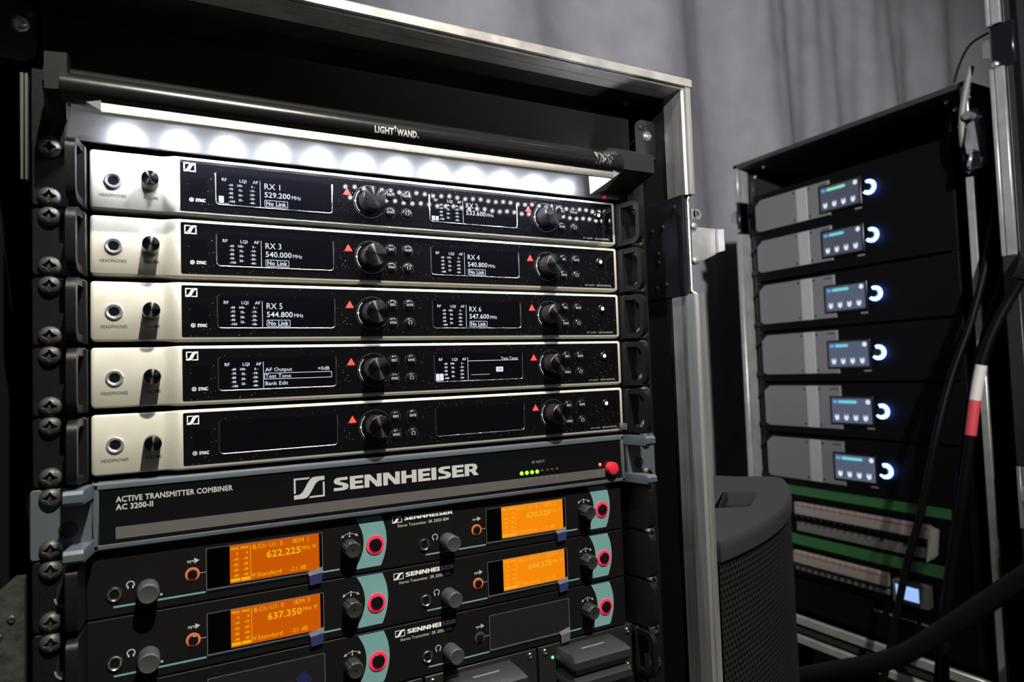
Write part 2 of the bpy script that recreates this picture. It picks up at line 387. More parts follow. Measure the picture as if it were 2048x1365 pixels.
# ------------------------------------------------------------------ shared small shapes
def screw_mesh(R=6.0, H=4.2, rec=2.6, cross=True):
    mb = MB(); n = 32; rings = [0.0, 0.16, 0.3, 0.42, 0.52, 0.62, 0.75, 0.88, 0.97, 1.0]; vs = []
    for t in rings:
        for k in range(n):
            a = 2 * PI * k / n; y = -H * math.sqrt(max(0, 1 - (t * 0.96) ** 2)) if t < 0.99 else 0
            if cross and t < 0.56:
                arm = abs(math.cos(2 * a)); lim = 0.27 + 0.29 * arm ** 2 + (0.09 if abs(math.sin(2 * a)) > 0.93 else 0)
                if t < lim: y += rec
            vs.append((R * t * math.cos(a), y, R * t * math.sin(a)))
    fs = [(q * n + k, (q + 1) * n + k, (q + 1) * n + (k + 1) % n, q * n + (k + 1) % n) for q in range(len(rings) - 1) for k in range(n)]
    mb.add(vs, fs); return mb
def logo(mb, x0, x1, z0, z1, y, t=0.1, gap=False):
    """framed slanted S: a rectangle outline crossed by a swept diagonal band"""
    W = x1 - x0; H = z1 - z0; X = lambda u: x0 + u * W; Z = lambda v: z0 + v * H; tx = t * H / W
    mb.flat([(X(0), Z(0.28)), (X(tx), Z(0.28)), (X(tx), Z(1 - t)), (X(0), Z(1 - t))], y)
    mb.flat([(X(0), Z(1 - t)), (X(0.47), Z(1 - t)), (X(0.53), Z(1)), (X(0), Z(1))], y)
    mb.flat([(X(1 - tx), Z(t)), (X(1), Z(t)), (X(1), Z(0.72)), (X(1 - tx), Z(0.72))], y)
    mb.flat([(X(0.47), Z(0)), (X(1), Z(0)), (X(1), Z(t)), (X(0.53), Z(t))], y)
    up = [(0.0, 0.2), (0.14, 0.2), (0.22, 0.24), (0.30, 0.36), (0.44, 0.72), (0.53, 0.9), (0.62, 0.985), (0.74, 1.0), (1.0, 1.0)]
    lo = [(0.0, 0.0), (0.3, 0.0), (0.40, 0.03), (0.47, 0.11), (0.56, 0.3), (0.68, 0.62), (0.77, 0.76), (0.86, 0.8), (1.0, 0.8)]
    for i in range(len(up) - 1):
        mb.flat([(X(lo[i][0]), Z(lo[i][1])), (X(lo[i + 1][0]), Z(lo[i + 1][1])), (X(up[i + 1][0]), Z(up[i + 1][1])), (X(up[i][0]), Z(up[i][1]))], y)
def headphone_icon(mb, cx, cz, s, y):
    mb.annulus(cx, cz, s, s * 0.74, y, -0.12 * PI, 1.12 * PI, 16)
    for q in (-1, 1): mb.flat([(cx + q * s * 0.52 - s * 0.17, cz - s * 0.95), (cx + q * s * 0.52 + s * 0.17, cz - s * 0.95), (cx + q * s * 0.62 + s * 0.17, cz - s * 0.2), (cx + q * s * 0.62 - s * 0.17, cz - s * 0.2)], y)
def jack_mesh(R):
    return MB().lathe(0, 0, [(R, 0.3), (R, -0.9), (R * 0.93, -1.3), (R * 0.80, -1.3), (R * 0.64, -0.6), (R * 0.57, 0.2)], 28)
def hole_mesh(R):
    m = MB(); m.disc(0, 0, R * 0.60, 0.0, 24); return m

# ================================================================== SETTING
fl = MB(); fl.box(-3500, 5200, -3500, 2400, -1040, -1000)
single('floor', fl, mat('floor_boards', (0.012, 0.012, 0.013), 0.6, noise=0.3, nscale=12, bump=0.2, bscale=60), 'black stage floor under the racks', None, kind='structure')
def curtain():
    mb = MB(); nx, nz = 900, 14; x0, x1 = -900, 5200; rnd = random.Random(3)
    ws = [(rnd.uniform(210, 800), rnd.uniform(0, 6.3), rnd.uniform(8, 22), rnd.uniform(-0.10, 0.10)) for _ in range(9)]
    vs = []
    for j in range(nz + 1):
        z = -985 + 3300 * j / nz
        for i in range(nx + 1):
            x = x0 + (x1 - x0) * i / nx; y = 1300
            for l, p, a, sl in ws: y += a * math.sin(2 * PI * (x + sl * z + 30 * math.sin(z / 700 + p)) / l + p)
            y += 3.5 * math.sin(2 * PI * x / 117 + 1.7 * math.sin(x / 330)) * (0.6 + 0.4 * math.sin(x / 410 + z / 900))
            vs.append((x, y, z))
    W = nx + 1
    fs = [(j * W + i, j * W + i + 1, (j + 1) * W + i + 1, (j + 1) * W + i) for j in range(nz) for i in range(nx)]
    mb.add(vs, fs); return mb
single('curtain', curtain(), mat('molton_cloth', (0.33, 0.33, 0.355), 0.9, noise=0.12, nscale=9, bump=0.3, bscale=600), 'tall grey stage curtain hanging in soft folds behind the racks', 'curtain', base=(1000, 1300, -1000), sharp=80)

# ================================================================== MAIN RACK CASE
XI, XO, XL0, XL1 = 490.0, 500.0, -68.0, -58.0
case = Thing('rack_case', 'open black flight case with worn aluminium edges holding the large equipment rack', 'flight case', (216, 300, -870))
case.add('top_panel', MB().box(XL0, XO - 1, -34, 640, 109, 117), case_blk)
case.add('side_panel', MB().box(XI + 1, XO - 1, -32, 640, -868, 109), case_blk)
case.add('side_panel', MB().box(XL0, XL1, -32, 640, -868, 109), case_blk)
case.add('back_panel', MB().box(XL0, XO - 1, 640, 650, -868, 117), case_blk)
case.add('bottom_panel', MB().box(XL0, XO - 1, -34, 640, -880, -868), case_blk)
# top extrusion: front lip, step, inner flange with a groove
case.add('edge_extrusion', MB().prism_x([(-44, 110), (-44, 116.5), (-42.5, 118), (10, 118), (10, 117), (-30, 117), (-30, 109.0), (-15, 109.0), (-15, 107.6), (-28, 107.6), (-28, 107.0), (-29, 107.0), (-29, 107.6), (-40, 107.6), (-41, 110)], XL0, XO), alu, label='worn aluminium edge along the top of the opening')
def side_ext(z0, z1, yf, xf=0.0):
    o = [(XO, yf + 1.5), (XO, 10), (XO - 1, 10), (XO - 1, -30), (XI + 1.2, -30), (XI + 1.2, -14), (XI - 0.2, -14), (XI - 0.2, -27), (XI + 0.5, -27), (XI + 0.5, -28), (XI - 0.2, -28), (XI - 0.2, yf + 4), (XI + 2.2, yf + 3), (XI + 2.2, yf), (XI + 4.8, yf), (XI + 5.2, yf + 1.2), (XI + 5.8, yf), (XO - 1.5, yf)]
    return MB().prism_z(o[::-1], z0, z1)
case.add('edge_extrusion', side_ext(5, 110, -43), alu_v, label='short upright aluminium edge above the latch')
case.add('edge_extrusion', side_ext(-868, -91, -49), alu_v, label='long upright aluminium edge below the latch')
case.add('edge_extrusion', MB().box(XL0, XL0 + 9, -44, 10, -868, 110, 1), alu_v)
# latch dish between the two uprights
lp = MB(); lp.plate([(-0.0, 0)] if False else rr(XI - 1.4, XO - 3, -92, 6, 1.0), -36, 30, 0.4)
dish = case.add('latch_dish', lp, plate_m, label='dark steel latch dish with rivets')
pe = MB(); pe.tube([(498, -40, 7), (494.5, -37.5, 2), (494.5, -37, -10), (494.5, -37, -78), (494.5, -37.5, -88), (499, -42, -92)], 1.1, 8)
case.add('dish_rim', pe, alu)
for ky, kz in ((-24, -4), (-6, -20), (10, -22), (2, -46), (2, -55), (-8, -78), (6, -80)):
    case.inst('rivet', lambda: MB().lathe(0, 0, [(2.6, 0), (2.4, -1.0), (1.4, -1.5), (0.4, -1.55)], 14, axis='x'), plate_m, (XI - 1.2, ky, kz), 'rivet_x', parent=None)
ton = MB(); ton.hull([(501, -33, -24), (530, -36, -25), (530, -36, -50), (514, -34, -57), (501, -33, -58), (501, -31, -24), (530, -34, -25), (530, -34, -50), (514, -32, -57), (501, -31, -58)])
ton.hull([(529, -37, -25.5), (532, -35, -25.5), (532, -35, -49), (529, -37, -49), (531, -46, -27), (533, -45, -27), (533, -45, -48), (531, -46, -48)])
case.add('latch_tongue', ton, chrome, label='bent chrome latch tongue sticking out')
rg = MB(); rg.annulus(507, -12, 5.2, 3.0, -36, n=20, depth=1.8); rg.box(499, 504.5, -36, -34.2, -17, -7)
case.add('latch_eye', rg, chrome)
for kz in (-24, -58):
    case.inst('latch_bolt', lambda: MB().lathe(0, 0, [(3.6, 2), (3.4, -1.5), (2.0, -2.6), (0.5, -2.8)], 16), chrome, (503.5, -34, kz), 'latch_bolt')
cor = MB(); cor.hull([(500.5, 20, 38), (500.5, 48, 38), (500.5, 20, 6), (500.5, 48, 6), (517, 26, 30), (517, 44, 26), (514, 30, 14), (506, 22, 40)])
case.add('outer_handle', cor, blk_gloss)
# inner corner plates with silver screws, just above the rails
for sx, cx, cz in ((-1, -42, 77), (1, 481.5, 73.5)):
    pl = case.add('corner_plate', MB().plate(rr(cx - 15, cx + 13, cz - 24, cz + 17, 9), 2, 5, 0.6), case_blk)
    case.inst('screw', lambda: screw_mesh(5.6, 3.4, 1.4), chrome, (cx + (4 if sx < 0 else -1), 2, cz), 'silver_screw', label='silver cross-head screw')
    case.inst('screw', lambda: screw_mesh(3.6, 2.4, 1.0), screw_m, (cx + sx * -8, 2, cz + 9), 'dark_screw')
case.inst('screw', lambda: screw_mesh(3.6, 2.4, 1.0), screw_m, (455, 2, 104), 'dark_screw')
# rack rails
def rail(x0, x1, side):
    mb = MB(); mb.box(x0, x1, -6.5, -4.5, -860, 46, 0.3)
    xs = x0 if side < 0 else x1 - 2
    mb.box(xs, xs + 2, -4.5, 32, -860, 46); return mb
case.add('rack_rail', rail(-31, -13, -1), ear_m)
case.add('rack_rail', rail(446, 466, 1), ear_m)
tr = MB(); tr.box(-37.6, -35.7, -2, 6, -26, 44, 0.4); tr.box(-35.1, -33.4, -2, 6, -26, 44, 0.4)
case.add('rail_trim', tr, mat('ribbed_trim', (0.055, 0.055, 0.052), 0.5), label='grey ribbed strip beside the left rail')
lb = MB(); lb.hull([(-57, -14, -292), (-47, -15, -283), (-38, -14, -272), (-34.5, -12, -275), (-34.5, -2, -275), (-57, -2, -290), (-57, -15, -520), (-38, -15, -520), (-34.5, -12, -520), (-34.5, -2, -520), (-57, -2, -520)])
case.add('hinge_cover', lb, mat('textured_cover', (0.02, 0.02, 0.018), 0.6, noise=0.6, nscale=160, bump=0.6, bscale=400), label='scuffed dark hinge cover at the left edge')
for z, q in ((-277, 0), (-287, 1)):
    case.inst('rivet', lambda: MB().lathe(0, 0, [(2.2, 0), (2.0, -0.9), (1.2, -1.3), (0.3, -1.4)], 14), steel, (-40.5 - q * 6.5, -15, z - 20), 'rivet_y')

# ================================================================== RACK LIGHT AND PANELS ABOVE
case.add('blank_panel', MB().plate(rr(-26, 458, 4.6, 44, 1), 2, 5, 0.4), satin, label='satin grey blank panel catching the LED spots')
case.add('blank_panel', MB().plate(rr(-26, 458, 45, 88, 1), 2, 5, 0.4), mat('matt_black_panel', (0.006, 0.006, 0.0062), 0.55, bump=0.3, bscale=1500, spec=0.2), label='matt black blank panel')
rl = Thing('rack_light', 'black tubular rack light with round bar and LED row lighting the rack', 'light', (216, -30, 10))
TY, TZ, TR = -42.0, 22.6, 9.0
rl.add('bar', MB().lathe(TY, TZ, [(TR, -11), (TR, 408)], 40, axis='x') if False else MB().tube([(-12, TY, TZ), (408, TY, TZ)], TR, 40, 0), mat('satin_black_tube', (0.02, 0.02, 0.021), 0.24, 0.5, rvar=0.04, nscale=200))
hood = MB(); hood.prism_x([(-46.5, 15.5), (-48.0, 13), (-48.0, 8.6), (-47.0, 8.2), (-46.4, 8.6), (-45.4, 18), (-14, 22.4), (-8, 22.4), (-8, 23.4), (-14, 23.4), (-40, 20)], 9, 398)
rl.add('hood', hood, mat('hood_metal', (0.30, 0.29, 0.27), 0.34, 0.9, bump=0.5, bscale=3000), label='grey sparkling lower lip')
whl = MB(); whl.hull([(9, -48, 9.2), (9, -48, 16), (-4, -46, 17), (-4, -10, 24), (9, -10, 24), (8, -12, 22)])
rl.add('end_cheek', whl, mat('cheek', (0.22, 0.22, 0.23), 0.45))
whr = MB(); whr.hull([(398, -48, 9.2), (398, -48, 16), (410, -46, 17), (411, -10, 24), (398, -10, 24), (402, -6, 5), (410, -20, 6)])
rl.add('end_cheek', whr, mat('cheek', (0.22, 0.22, 0.23), 0.45))
for i in range(12):
    rl.inst('led', lambda: MB().lathe(0, 0, [(3.4, 0.6), (3.4, -0.6), (2.6, -1.2)], 14, axis='z'), led_lamp, (21.5 + 34.2 * i, -29, 20.3), 'led_lamp', label='glowing white LED')
rl.add('bracket', MB().hull([(-20, -48, 18.5), (-20, -48, 41), (-8.5, -48, 42), (-8.5, -48, 19.5), (-20, -20, 19), (-20, -28, 48), (-8.5, -28, 49), (-8.5, -20, 19)]), blk, label='left end block of the light')
rl.add('bracket_arm', MB().hull([(-23, -30, 30), (-10, -30, 30), (-10, -2, 30), (-23, -2, 30), (-12, -44, 22), (-10, -44, 22), (-16, -10, -2), (-10, -30, 6), (-23, -4, 8)]), blk)
rb = MB(); rb.hull([(412, -42, 20.5), (412, -42, 37), (450, -42, 37), (450, -42, 20.5), (406, -30, 16), (404, -26, 40), (410, -28, 44), (446, -28, 44), (450, -4, 40), (450, -4, 10), (406, -4, 40), (406, -4, 10)])
rl.add('bracket', rb, mat('bracket_black', (0.013, 0.013, 0.013), 0.5, spec=0.3, bump=0.3, bscale=1500), label='right end block of the light, chamfered')
rl.inst('screw', lambda: screw_mesh(3.2, 2.0, 1.0), screw_m, (452, -30, 33), 'bracket_screw')
sc = MB(); rnd = random.Random(5)
for k in range(60):
    x = rnd.uniform(378, 396); a = rnd.uniform(-0.5, 1.1); l = rnd.uniform(0.15, 0.5)
    for q in range(3):
        a0 = a + q * l / 3; a1 = a + (q + 1) * l / 3; P = lambda aa, xx: (xx, TY - (TR + 0.06) * math.cos(aa), TZ + (TR + 0.06) * math.sin(aa)); wq = rnd.uniform(0.15, 0.45)
        sc.add([P(a0, x), P(a0, x + wq), P(a1, x + wq), P(a1, x)], [(0, 1, 2, 3)])
rl.add('scratches', sc, mat('bare_metal', (0.6, 0.6, 0.58), 0.5, 0.6), label='silver scratches on the bar end')
lt = MB(); gx = 180.5
def on_bar(mb):
    """wraps flat print (y ignored) round the bar: z is arc length from the bar's front"""
    bm = bmesh.new(); vv = [bm.verts.new(p) for p in mb.v]
    for f in mb.f:
        try: bm.faces.new([vv[i] for i in f])
        except ValueError: pass
    for k in range(-8, 9): bmesh.ops.bisect_plane(bm, geom=bm.verts[:] + bm.edges[:] + bm.faces[:], plane_co=(0, 0, k * 0.7 + 0.01), plane_no=(0, 0, 1))
    bm.verts.index_update(); mb.v = [v.co[:] for v in bm.verts]; mb.f = [tuple(v.index for v in f.verts) for f in bm.faces]; bm.free()
    mb.v = [(x, TY - (TR + 0.08) * math.cos(z / TR), TZ + (TR + 0.08) * math.sin(z / TR)) for x, y, z in mb.v]; return mb
lt.text('LIGHT', gx, -3.6, 4.6, 0, width=14.5, bold=0.045); lt.text('WAND', gx + 17, -3.6, 4.6, 0, width=15.5, bold=0.045); lt.text('®', gx + 33, -3.6, 1.3, 0)
lt.flat([(gx + 15.7, 0.4), (gx + 16.1, 1.4), (gx + 17.0, 1.8), (gx + 16.1, 2.2), (gx + 15.7, 4.0), (gx + 15.3, 2.2), (gx + 14.4, 1.8), (gx + 15.3, 1.4)], 0)
lt.flat([(gx + 15.5, -1.2), (gx + 15.9, -1.2), (gx + 15.7, 1.4)], 0)
rl.add('lettering', on_bar(lt), mat('wand_print', (0.62, 0.62, 0.62), 0.5))
ur = MB(); ur.text('www.buadlight.com', 183, 10.2, 2.4, -48.1, width=27, bold=0.01); rl.add('lettering', ur, white_print)
rl.inst('indicator', lambda: MB().lathe(0, 0, [(1.6, 0), (1.6, -1.6), (0.8, -2.2)], 12), emis('red_indicator', (1, 0.0, 0.02), 0.5), (418, -6, 3.5), 'wand_red', label='small red indicator under the right block')

# ================================================================== RECEIVERS
def sstep(t): t = min(max(t, 0), 1); return t * t * (3 - 2 * t)
FZ0, FZ1 = -41.6, -0.2
def fascia():
    mb = MB(); xs = [0, 0.25, 0.7, 1.4, 2.4] + [10, 20, 30, 38] + [40 + 1.0 * k for k in range(15)] + [60, 200, 400, 428, 430, 431, 431.6, 431.9]
    prof = []
    for x in xs:
        d = 2.4 - x if x < 2.4 else (x - 429.5 if x > 429.5 else 0); q = 2.4 - math.sqrt(max(0, 2.4 ** 2 - d * d)); e = 1.0 * (1 - math.sqrt(max(0, 1 - (d / 2.4) ** 2)))
        t = sstep((x - 42) / 11.0); f = -3.2 * t + e; zb = FZ0 + 0.9 * (1 - t); zt = FZ1 - 0.5 * (1 - t)
        ch = 1.0 + 1.6 * t
        prof.append([(x, 14, zt - q), (x, f + 1.0, zt - q), (x, f + 0.3, zt - 0.3 - q), (x, f, zt - 1.0 - q), (x, f, zb + 1.2 + q + 0.6 * t), (x, f + 0.4, zb + 0.55 + q + 0.3 * t), (x, f + 1.3 + 0.6 * t, zb + q), (x, f + 4 + ch, zb - 0.2 * t + q), (x, 14, zb - 0.2 * t + q)])
    n = len(prof[0]); vs = [p for s_ in prof for p in s_]
    fs = [(i * n + k, i * n + k + 1, (i + 1) * n + k + 1, (i + 1) * n + k) for i in range(len(xs) - 1) for k in range(n - 1)]
    fs = [f[::-1] for f in fs]; fs.append(tuple(range(n))); fs.append(tuple(range((len(xs) - 1) * n, len(xs) * n))[::-1])
    mb.add(vs, fs); mb.closed = True; return mb
GY = -3.45
def handle(side):
    mir = (lambda x: x) if side < 0 else (lambda x: 431.8 - x)
    mb = MB(); o = rr(-32, 4, -42.6, -1.4, (3, 3, 3, 3)); o = rr(-32, 4, -42.4, -1.6, (9, 0.5, 0.5, 9)); i = rr(-27.4, -1.5, -37.6, -6.4, (5, 0.5, 0.5, 5))
    sh = (lambda y: (y + 2) * 0.12) if side < 0 else (lambda y: -(y + 2) * 0.12)
    xs = sorted((mir(-7.6), mir(-2.2))); mb.loop_x(o, i, xs[0], xs[1], sh); mb.closed = True; return mb
def ear(side):
    mir = (lambda x: x) if side < 0 else (lambda x: 431.8 - x)
    mb = MB(); xs = sorted((mir(-30.5), mir(-1.5)))
    mb.plate(rr(xs[0], xs[1], -43.6, -0.9, (2.5, 2.5, 2.5, 2.5)), -9.5, -6.6, 0.5)
    a = sorted((mir(-1.4), mir(-3.4))); mb.box(a[0], a[1], -6.6, 60, -42.8, -1.6); return mb
def knob_body(R, L, n=72):
    return MB().lathe(0, 0, [(R * 0.99, 0), (R, -1.0), (R, -L + 1.2), (R * 0.985, -L + 0.5)], n, 0.022)
def knob_top(R, L): return MB().lathe(0, 0, [(R * 0.985, -L + 0.5), (R * 0.95, -L), (R * 0.94, -L - 0.02)], 48)
def chassis(): return MB().box(0.5, 431, 14, 330, -42.5, -1)
def logo_print():
    mb = MB(); logo(mb, 56.6, 64.3, -10.4, -4.3, GY - 0.05, 0.11); return mb
def sync_print():
    mb = MB(); y = GY - 0.05; mb.annulus(61.4, -30.4, 1.45, 1.05, y, n=20); mb.disc(61.4, -30.4, 0.5, y, 10); mb.text('SYNC', 64.1, -31.5, 2.1, y, width=6.2, bold=0.035); return mb
def ring_marks(cx):
    mb = MB(); y = GY - 0.08; mb.annulus(cx, -20.5, 13.1, 12.75, y, 0.20 * PI, 1.78 * PI, 60)
    return mb
def arc_marks(cx):
    mb = MB(); y = GY - 0.1; mb.annulus(cx, -20.5, 11.6, 11.25, y, 0.78 * PI, 1.22 * PI, 20)
    for a in (0.76, 1.24):
        A = a * PI; mb.flat([(cx + 11.4 * math.cos(A) + 0.55 * math.cos(A + q), -20.5 + 11.4 * math.sin(A) + 0.55 * math.sin(A + q)) for q in (0, 2.1, 4.2)], y)
    mb.disc(cx - 11.5, -20.5, 0.75, y - 0.02, 12); return mb
def bezel(x0):
    mb = MB(); x1 = x0 + 83.2; zt, zb, r = -9.6, -32.4, 2.6
    pts = [(x0, GY, zt), (x0, GY, zb + r)] + [(x0 + r - r * math.cos(a), GY, zb + r - r * math.sin(a)) for a in (PI / 8, PI / 4, 3 * PI / 8)] + [(x0 + r, GY, zb), (x1 - r, GY, zb)] + [(x1 - r + r * math.sin(a), GY, zb + r - r * math.cos(a)) for a in (PI / 8, PI / 4, 3 * PI / 8)] + [(x1, GY, zb + r), (x1, GY, zt)]
    mb.tube(pts, 0.52, 10, 0); return mb
def display(x0): return MB().plate(rr(x0 + 0.8, x0 + 82.4, -31.8, -9.2, 1.5), GY - 0.12, GY + 0.1)
def button_body(): return MB().lathe(0, 0, [(4.0, 0.2), (4.0, -0.5), (3.75, -1.1), (3.0, -1.55), (1.6, -1.8), (0.3, -1.85)], 28)
def button_groove(): return MB().annulus(0, 0, 4.75, 4.5, -0.06, n=32)
def tri_mesh(): return MB().plate([(-3.1, -2.3), (3.1, -2.3), (0, 2.9)], -0.35, 0.1, 0.15)
def meters(mb, x0, y, s=1.0):
    k = lambda x: x0 + (x - 77.0)
    for t, x in (('RF', 81.3), ('LQI', 93.2), ('AF', 102.3)): mb.text(t, k(x), -15.0, 2.2, y, bold=0.01)
    for i, t in enumerate(('-60', '-70', '-80', '-90', '-100')): mb.text(t, k(85.7), -18.2 - 3.0 * i, 1.55, y, bold=0.03)
    for i, t in enumerate(('100-', '75-', '50-', '25-')): mb.text(t, k(95.4), -18.2 - 3.5 * i, 1.55, y, bold=0.03, right=True)
    for i, t in enumerate(('0 -', '-10-', '-20-', '-30-', '-40-')): mb.text(t, k(103.8), -18.2 - 3.0 * i, 1.55, y, bold=0.03, right=True)
    mb.flat([(k(107.2), -31.4), (k(107.55), -31.4), (k(107.55), -12.4), (k(107.2), -12.4)], y)
def freq_page(x0, title, f, link=True, bars=()):
    mb = MB(); y = GY - 0.17; k = lambda x: x0 + (x - 77.0); meters(mb, x0, y)
    mb.text(title, k(110.4), -18.2, 4.3, y, width=11.2, bold=0.0); mb.text(f, k(110.4), -24.2, 3.9, y, width=18.5, bold=0.012); mb.text('MHz', k(129.9), -24.2, 2.7, y, width=6.6)
    if link:
        mb.ring(rr(k(110.3), k(127.0), -31.2, -26.2, 0.6, 2), rr(k(110.65), k(126.65), -30.85, -26.55, 0.4, 2), y, y + 0.02)
        mb.text('No Link', k(111.5), -30.2, 3.1, y, width=14.2, bold=0.02)
    for a, b, c, d in bars: mb.flat([(k(a), c), (k(b), c), (k(b), d), (k(a), d)], y)
    return mb
def page_menu(x0):
    mb = MB(); y = GY - 0.17; k = lambda x: x0 + (x - 77.0); meters(mb, x0, y)
    mb.text('AF Output', k(108.6), -19.6, 2.7, y, width=19); mb.text('+0dB', k(146.3), -19.6, 2.7, y, width=8.8)
    mb.ring(rr(k(107.9), k(156.8), -25.3, -20.7, 0.2, 2), rr(k(108.25), k(156.45), -24.95, -21.05, 0.1, 2), y, y + 0.02)
    mb.text('Test Tone', k(108.6), -24.3, 2.7, y, width=18); mb.text('Bank Edit', k(108.6), -29.6, 2.7, y, width=16); return mb
def page_tone(x0):
    mb = MB(); y = GY - 0.17; k = lambda x: x0 + (x - 240.6); meters(mb, x0, y)
    for a, b, c, d in ((241.9, 245.0, -31.2, -25.6), (245.3, 248.6, -31.2, -25.6), (271.0, 319.5, -15.75, -15.35), (297.6, 304.4, -25.4, -21.2), (273.8, 291.2, -27.45, -27.15)):
        mb.flat([(k(a), c), (k(b), c), (k(b), d), (k(a), d)], y)
    mb.text('Test Tone', k(302.6), -15.0, 2.2, y, width=16.5); return mb
def page_tone_ink(x0):
    mb = MB(); mb.text('Off', x0 + 58.6, -24.6, 2.4, GY - 0.2, width=4.0); return mb
D1, D2, OFF = 77.0, 240.6, 163.6
RXN = [('RX 1', '529.200', 'RX 2', '533.600'), ('RX 3', '540.000', 'RX 4', '540.800'), ('RX 5', '544.800', 'RX 6', '547.600'), None, None]
RXL = ['champagne wireless receiver showing RX 1 and RX 2, topmost under the rack light', 'champagne wireless receiver showing RX 3 and RX 4, second from the top',
       'champagne wireless receiver showing RX 5 and RX 6, third from the top', 'champagne wireless receiver with a Test Tone menu on its display', 'champagne wireless receiver with both displays blank, above the transmitter combiner']
for i in range(5):
    b = (216, 100, -44.4); T = Thing('wireless_receiver', RXL[i], 'receiver', b, (216, 100, ZB - i * U - 44.4), group='champagne receivers in the main rack')
    T.add('fascia', fascia, champ, key='fascia', sharp=50)
    T.add('chassis', chassis, blk, key='chassis')
    g = T.add('glass_panel', lambda: MB().plate(rr(54.2, 428.6, -38.6, -2.2, 1.2), GY, -2.4, 0.12), glass, key='glasspanel', label='glossy black glass front panel')
    T.add('logo', logo_print, white_print, g, key='whitelogo'); T.add('lettering', sync_print, white_print, g, key='whitelet')
    T.add('lettering', lambda: MB().text('EM 6000', 394, -37.0, 1.45, GY - 0.05, width=10.6), dim_print, g, key='modlet'); T.add('lettering', lambda: MB().text('SENNHEISER', 407, -37.0, 1.55, GY - 0.05, width=16.8, bold=0.02), dim_print, g, key='modlet2')
    T.add('lettering', lambda: MB().text('HEADPHONES', 5.6, -32.2, 2.1, -0.06, width=15.6, bold=0.02), dark_print, key='rxlet'); T.add('lettering', lambda: MB().text('VOLUME', 31.2, -31.9, 2.1, -0.06, width=9.6, bold=0.02), dark_print, key='rxlet2')
    T.add('infrared_window', lambda: MB().plate(rr(60, 71.6, -27.4, -14.4, 0.8), GY - 0.06, GY + 0.1), screen, g, key='irwin')
    j = T.inst('headphone_jack', lambda: jack_mesh(5.3), chrome, (13.6, 0, -21), 'jack53'); T.inst('socket_hole', lambda: hole_mesh(5.3), blk_gloss, (0, -0.1, 0), 'hole53', j)
    k = T.inst('volume_knob', lambda: knob_body(5.35, 16), knob_side, (35.6, 0, -21), 'vknob'); T.inst('knob_cap', lambda: knob_top(5.35, 16), knob_cap, (0, 0, 0), 'vcap', k)
    for c in (0, 1):
        o = OFF * c; cx = 189.8 + o
        T.add('ring_outline', lambda: ring_marks(cx), groove, g, key='ringm%d' % c); T.add('ring_marks', lambda: arc_marks(cx), white_print, g, key='arcm%d' % c)
        k = T.inst('jog_wheel', lambda: knob_body(8.75, 14.5, 96), knob_side, (cx, GY, -20.2), 'jog'); T.inst('knob_cap', lambda: knob_top(8.75, 14.5), knob_cap, (0, 0, 0), 'jogcap', k)
        T.inst('warning_light', tri_mesh, red_lit, (171.9 + o, GY, -14.2), 'tri', label='glowing red warning triangle')
        for tx, bx, bz in (('ESC', 206.2, -13.6), ('SAVE', 220.4, -13.6), ('SYNC', 206.2, -28.0), ('hp', 220.4, -28.0)):
            B = T.inst('button', button_body, blk_gloss, (bx + o, GY, bz), 'button'); T.inst('button_ring', button_groove, groove, (0, 0, 0), 'bring', B)
            def sym(tx=tx):
                m = MB()
                if tx == 'hp': headphone_icon(m, 0, 0.2, 1.7, -1.95)
                else: m.text(tx, 0, -0.85, 1.75, -1.95, bold=0.05, center=True, width={'ESC': 4.6, 'SAVE': 5.6, 'SYNC': 5.8}[tx])
                return m
            T.inst('symbol', sym, emis('button_print_lit', (0.9, 0.9, 0.9), 0.55), (0, 0, 0), 'sym' + tx, B)
        dx = (D1, D2)[c]
        dp = T.add('display', lambda: display(dx), screen, key='disp%d' % c); T.add('bezel', lambda: bezel(dx), mat('bezel_metal', (0.5, 0.5, 0.53), 0.24, 1.0), dp, key='bez%d' % c)
        if i < 3:
            bars = ((79.1, 82.5, -31.2, -26), (83.2, 85.8, -31.4, -31.0)) if (i == 0 and c == 0) else (((78.9, 81.6, -31.2, -27.4), (82.2, 84.9, -31.2, -27.4)) if (i == 0 and c == 1) else ())
            T.add('display_text', freq_page(dx, RXN[i][2 * c], RXN[i][2 * c + 1], not (i == 0 and c == 1), bars), oled, dp)
        elif i == 3:
            T.add('display_text', page_menu(dx) if c == 0 else page_tone(dx), oled, dp)
            if c: T.add('display_text', page_tone_ink(dx), dark_print, dp)
    pb = T.inst('power_button', button_body, blk_gloss, (411.2, GY, -14.0), 'button'); T.inst('power_light', lambda: MB().disc(0.2, 0, 1.7, -1.98, 20), white_lit, (0, 0, 0), 'plight', pb)
    for sd in (-1, 1):
        e = T.add('rack_ear', lambda: ear(sd), ear_m, key='ear%d' % sd); T.add('handle', lambda: handle(sd), ear_m, e, key='handle%d' % sd)
        for z in (-6.0, -37.9): T.inst('screw', lambda: screw_mesh(6.3, 4.6, 2.6), screw_m, (-21.2 if sd < 0 else 453.2, -9.5, z), 'rackscrew')
    if i == 4:
        fm = MB(); fm.hull([(426, -4.2, -40), (426, -4.2, -33), (440, -9, -36), (452, -13, -37), (455, -14, -38.5), (452, -13.2, -40), (440, -9.2, -39.5), (426, -4.0, -40.2)])
        T.add('film_tab', fm, tab_clear, label='loose clear film tab at the lower right corner')

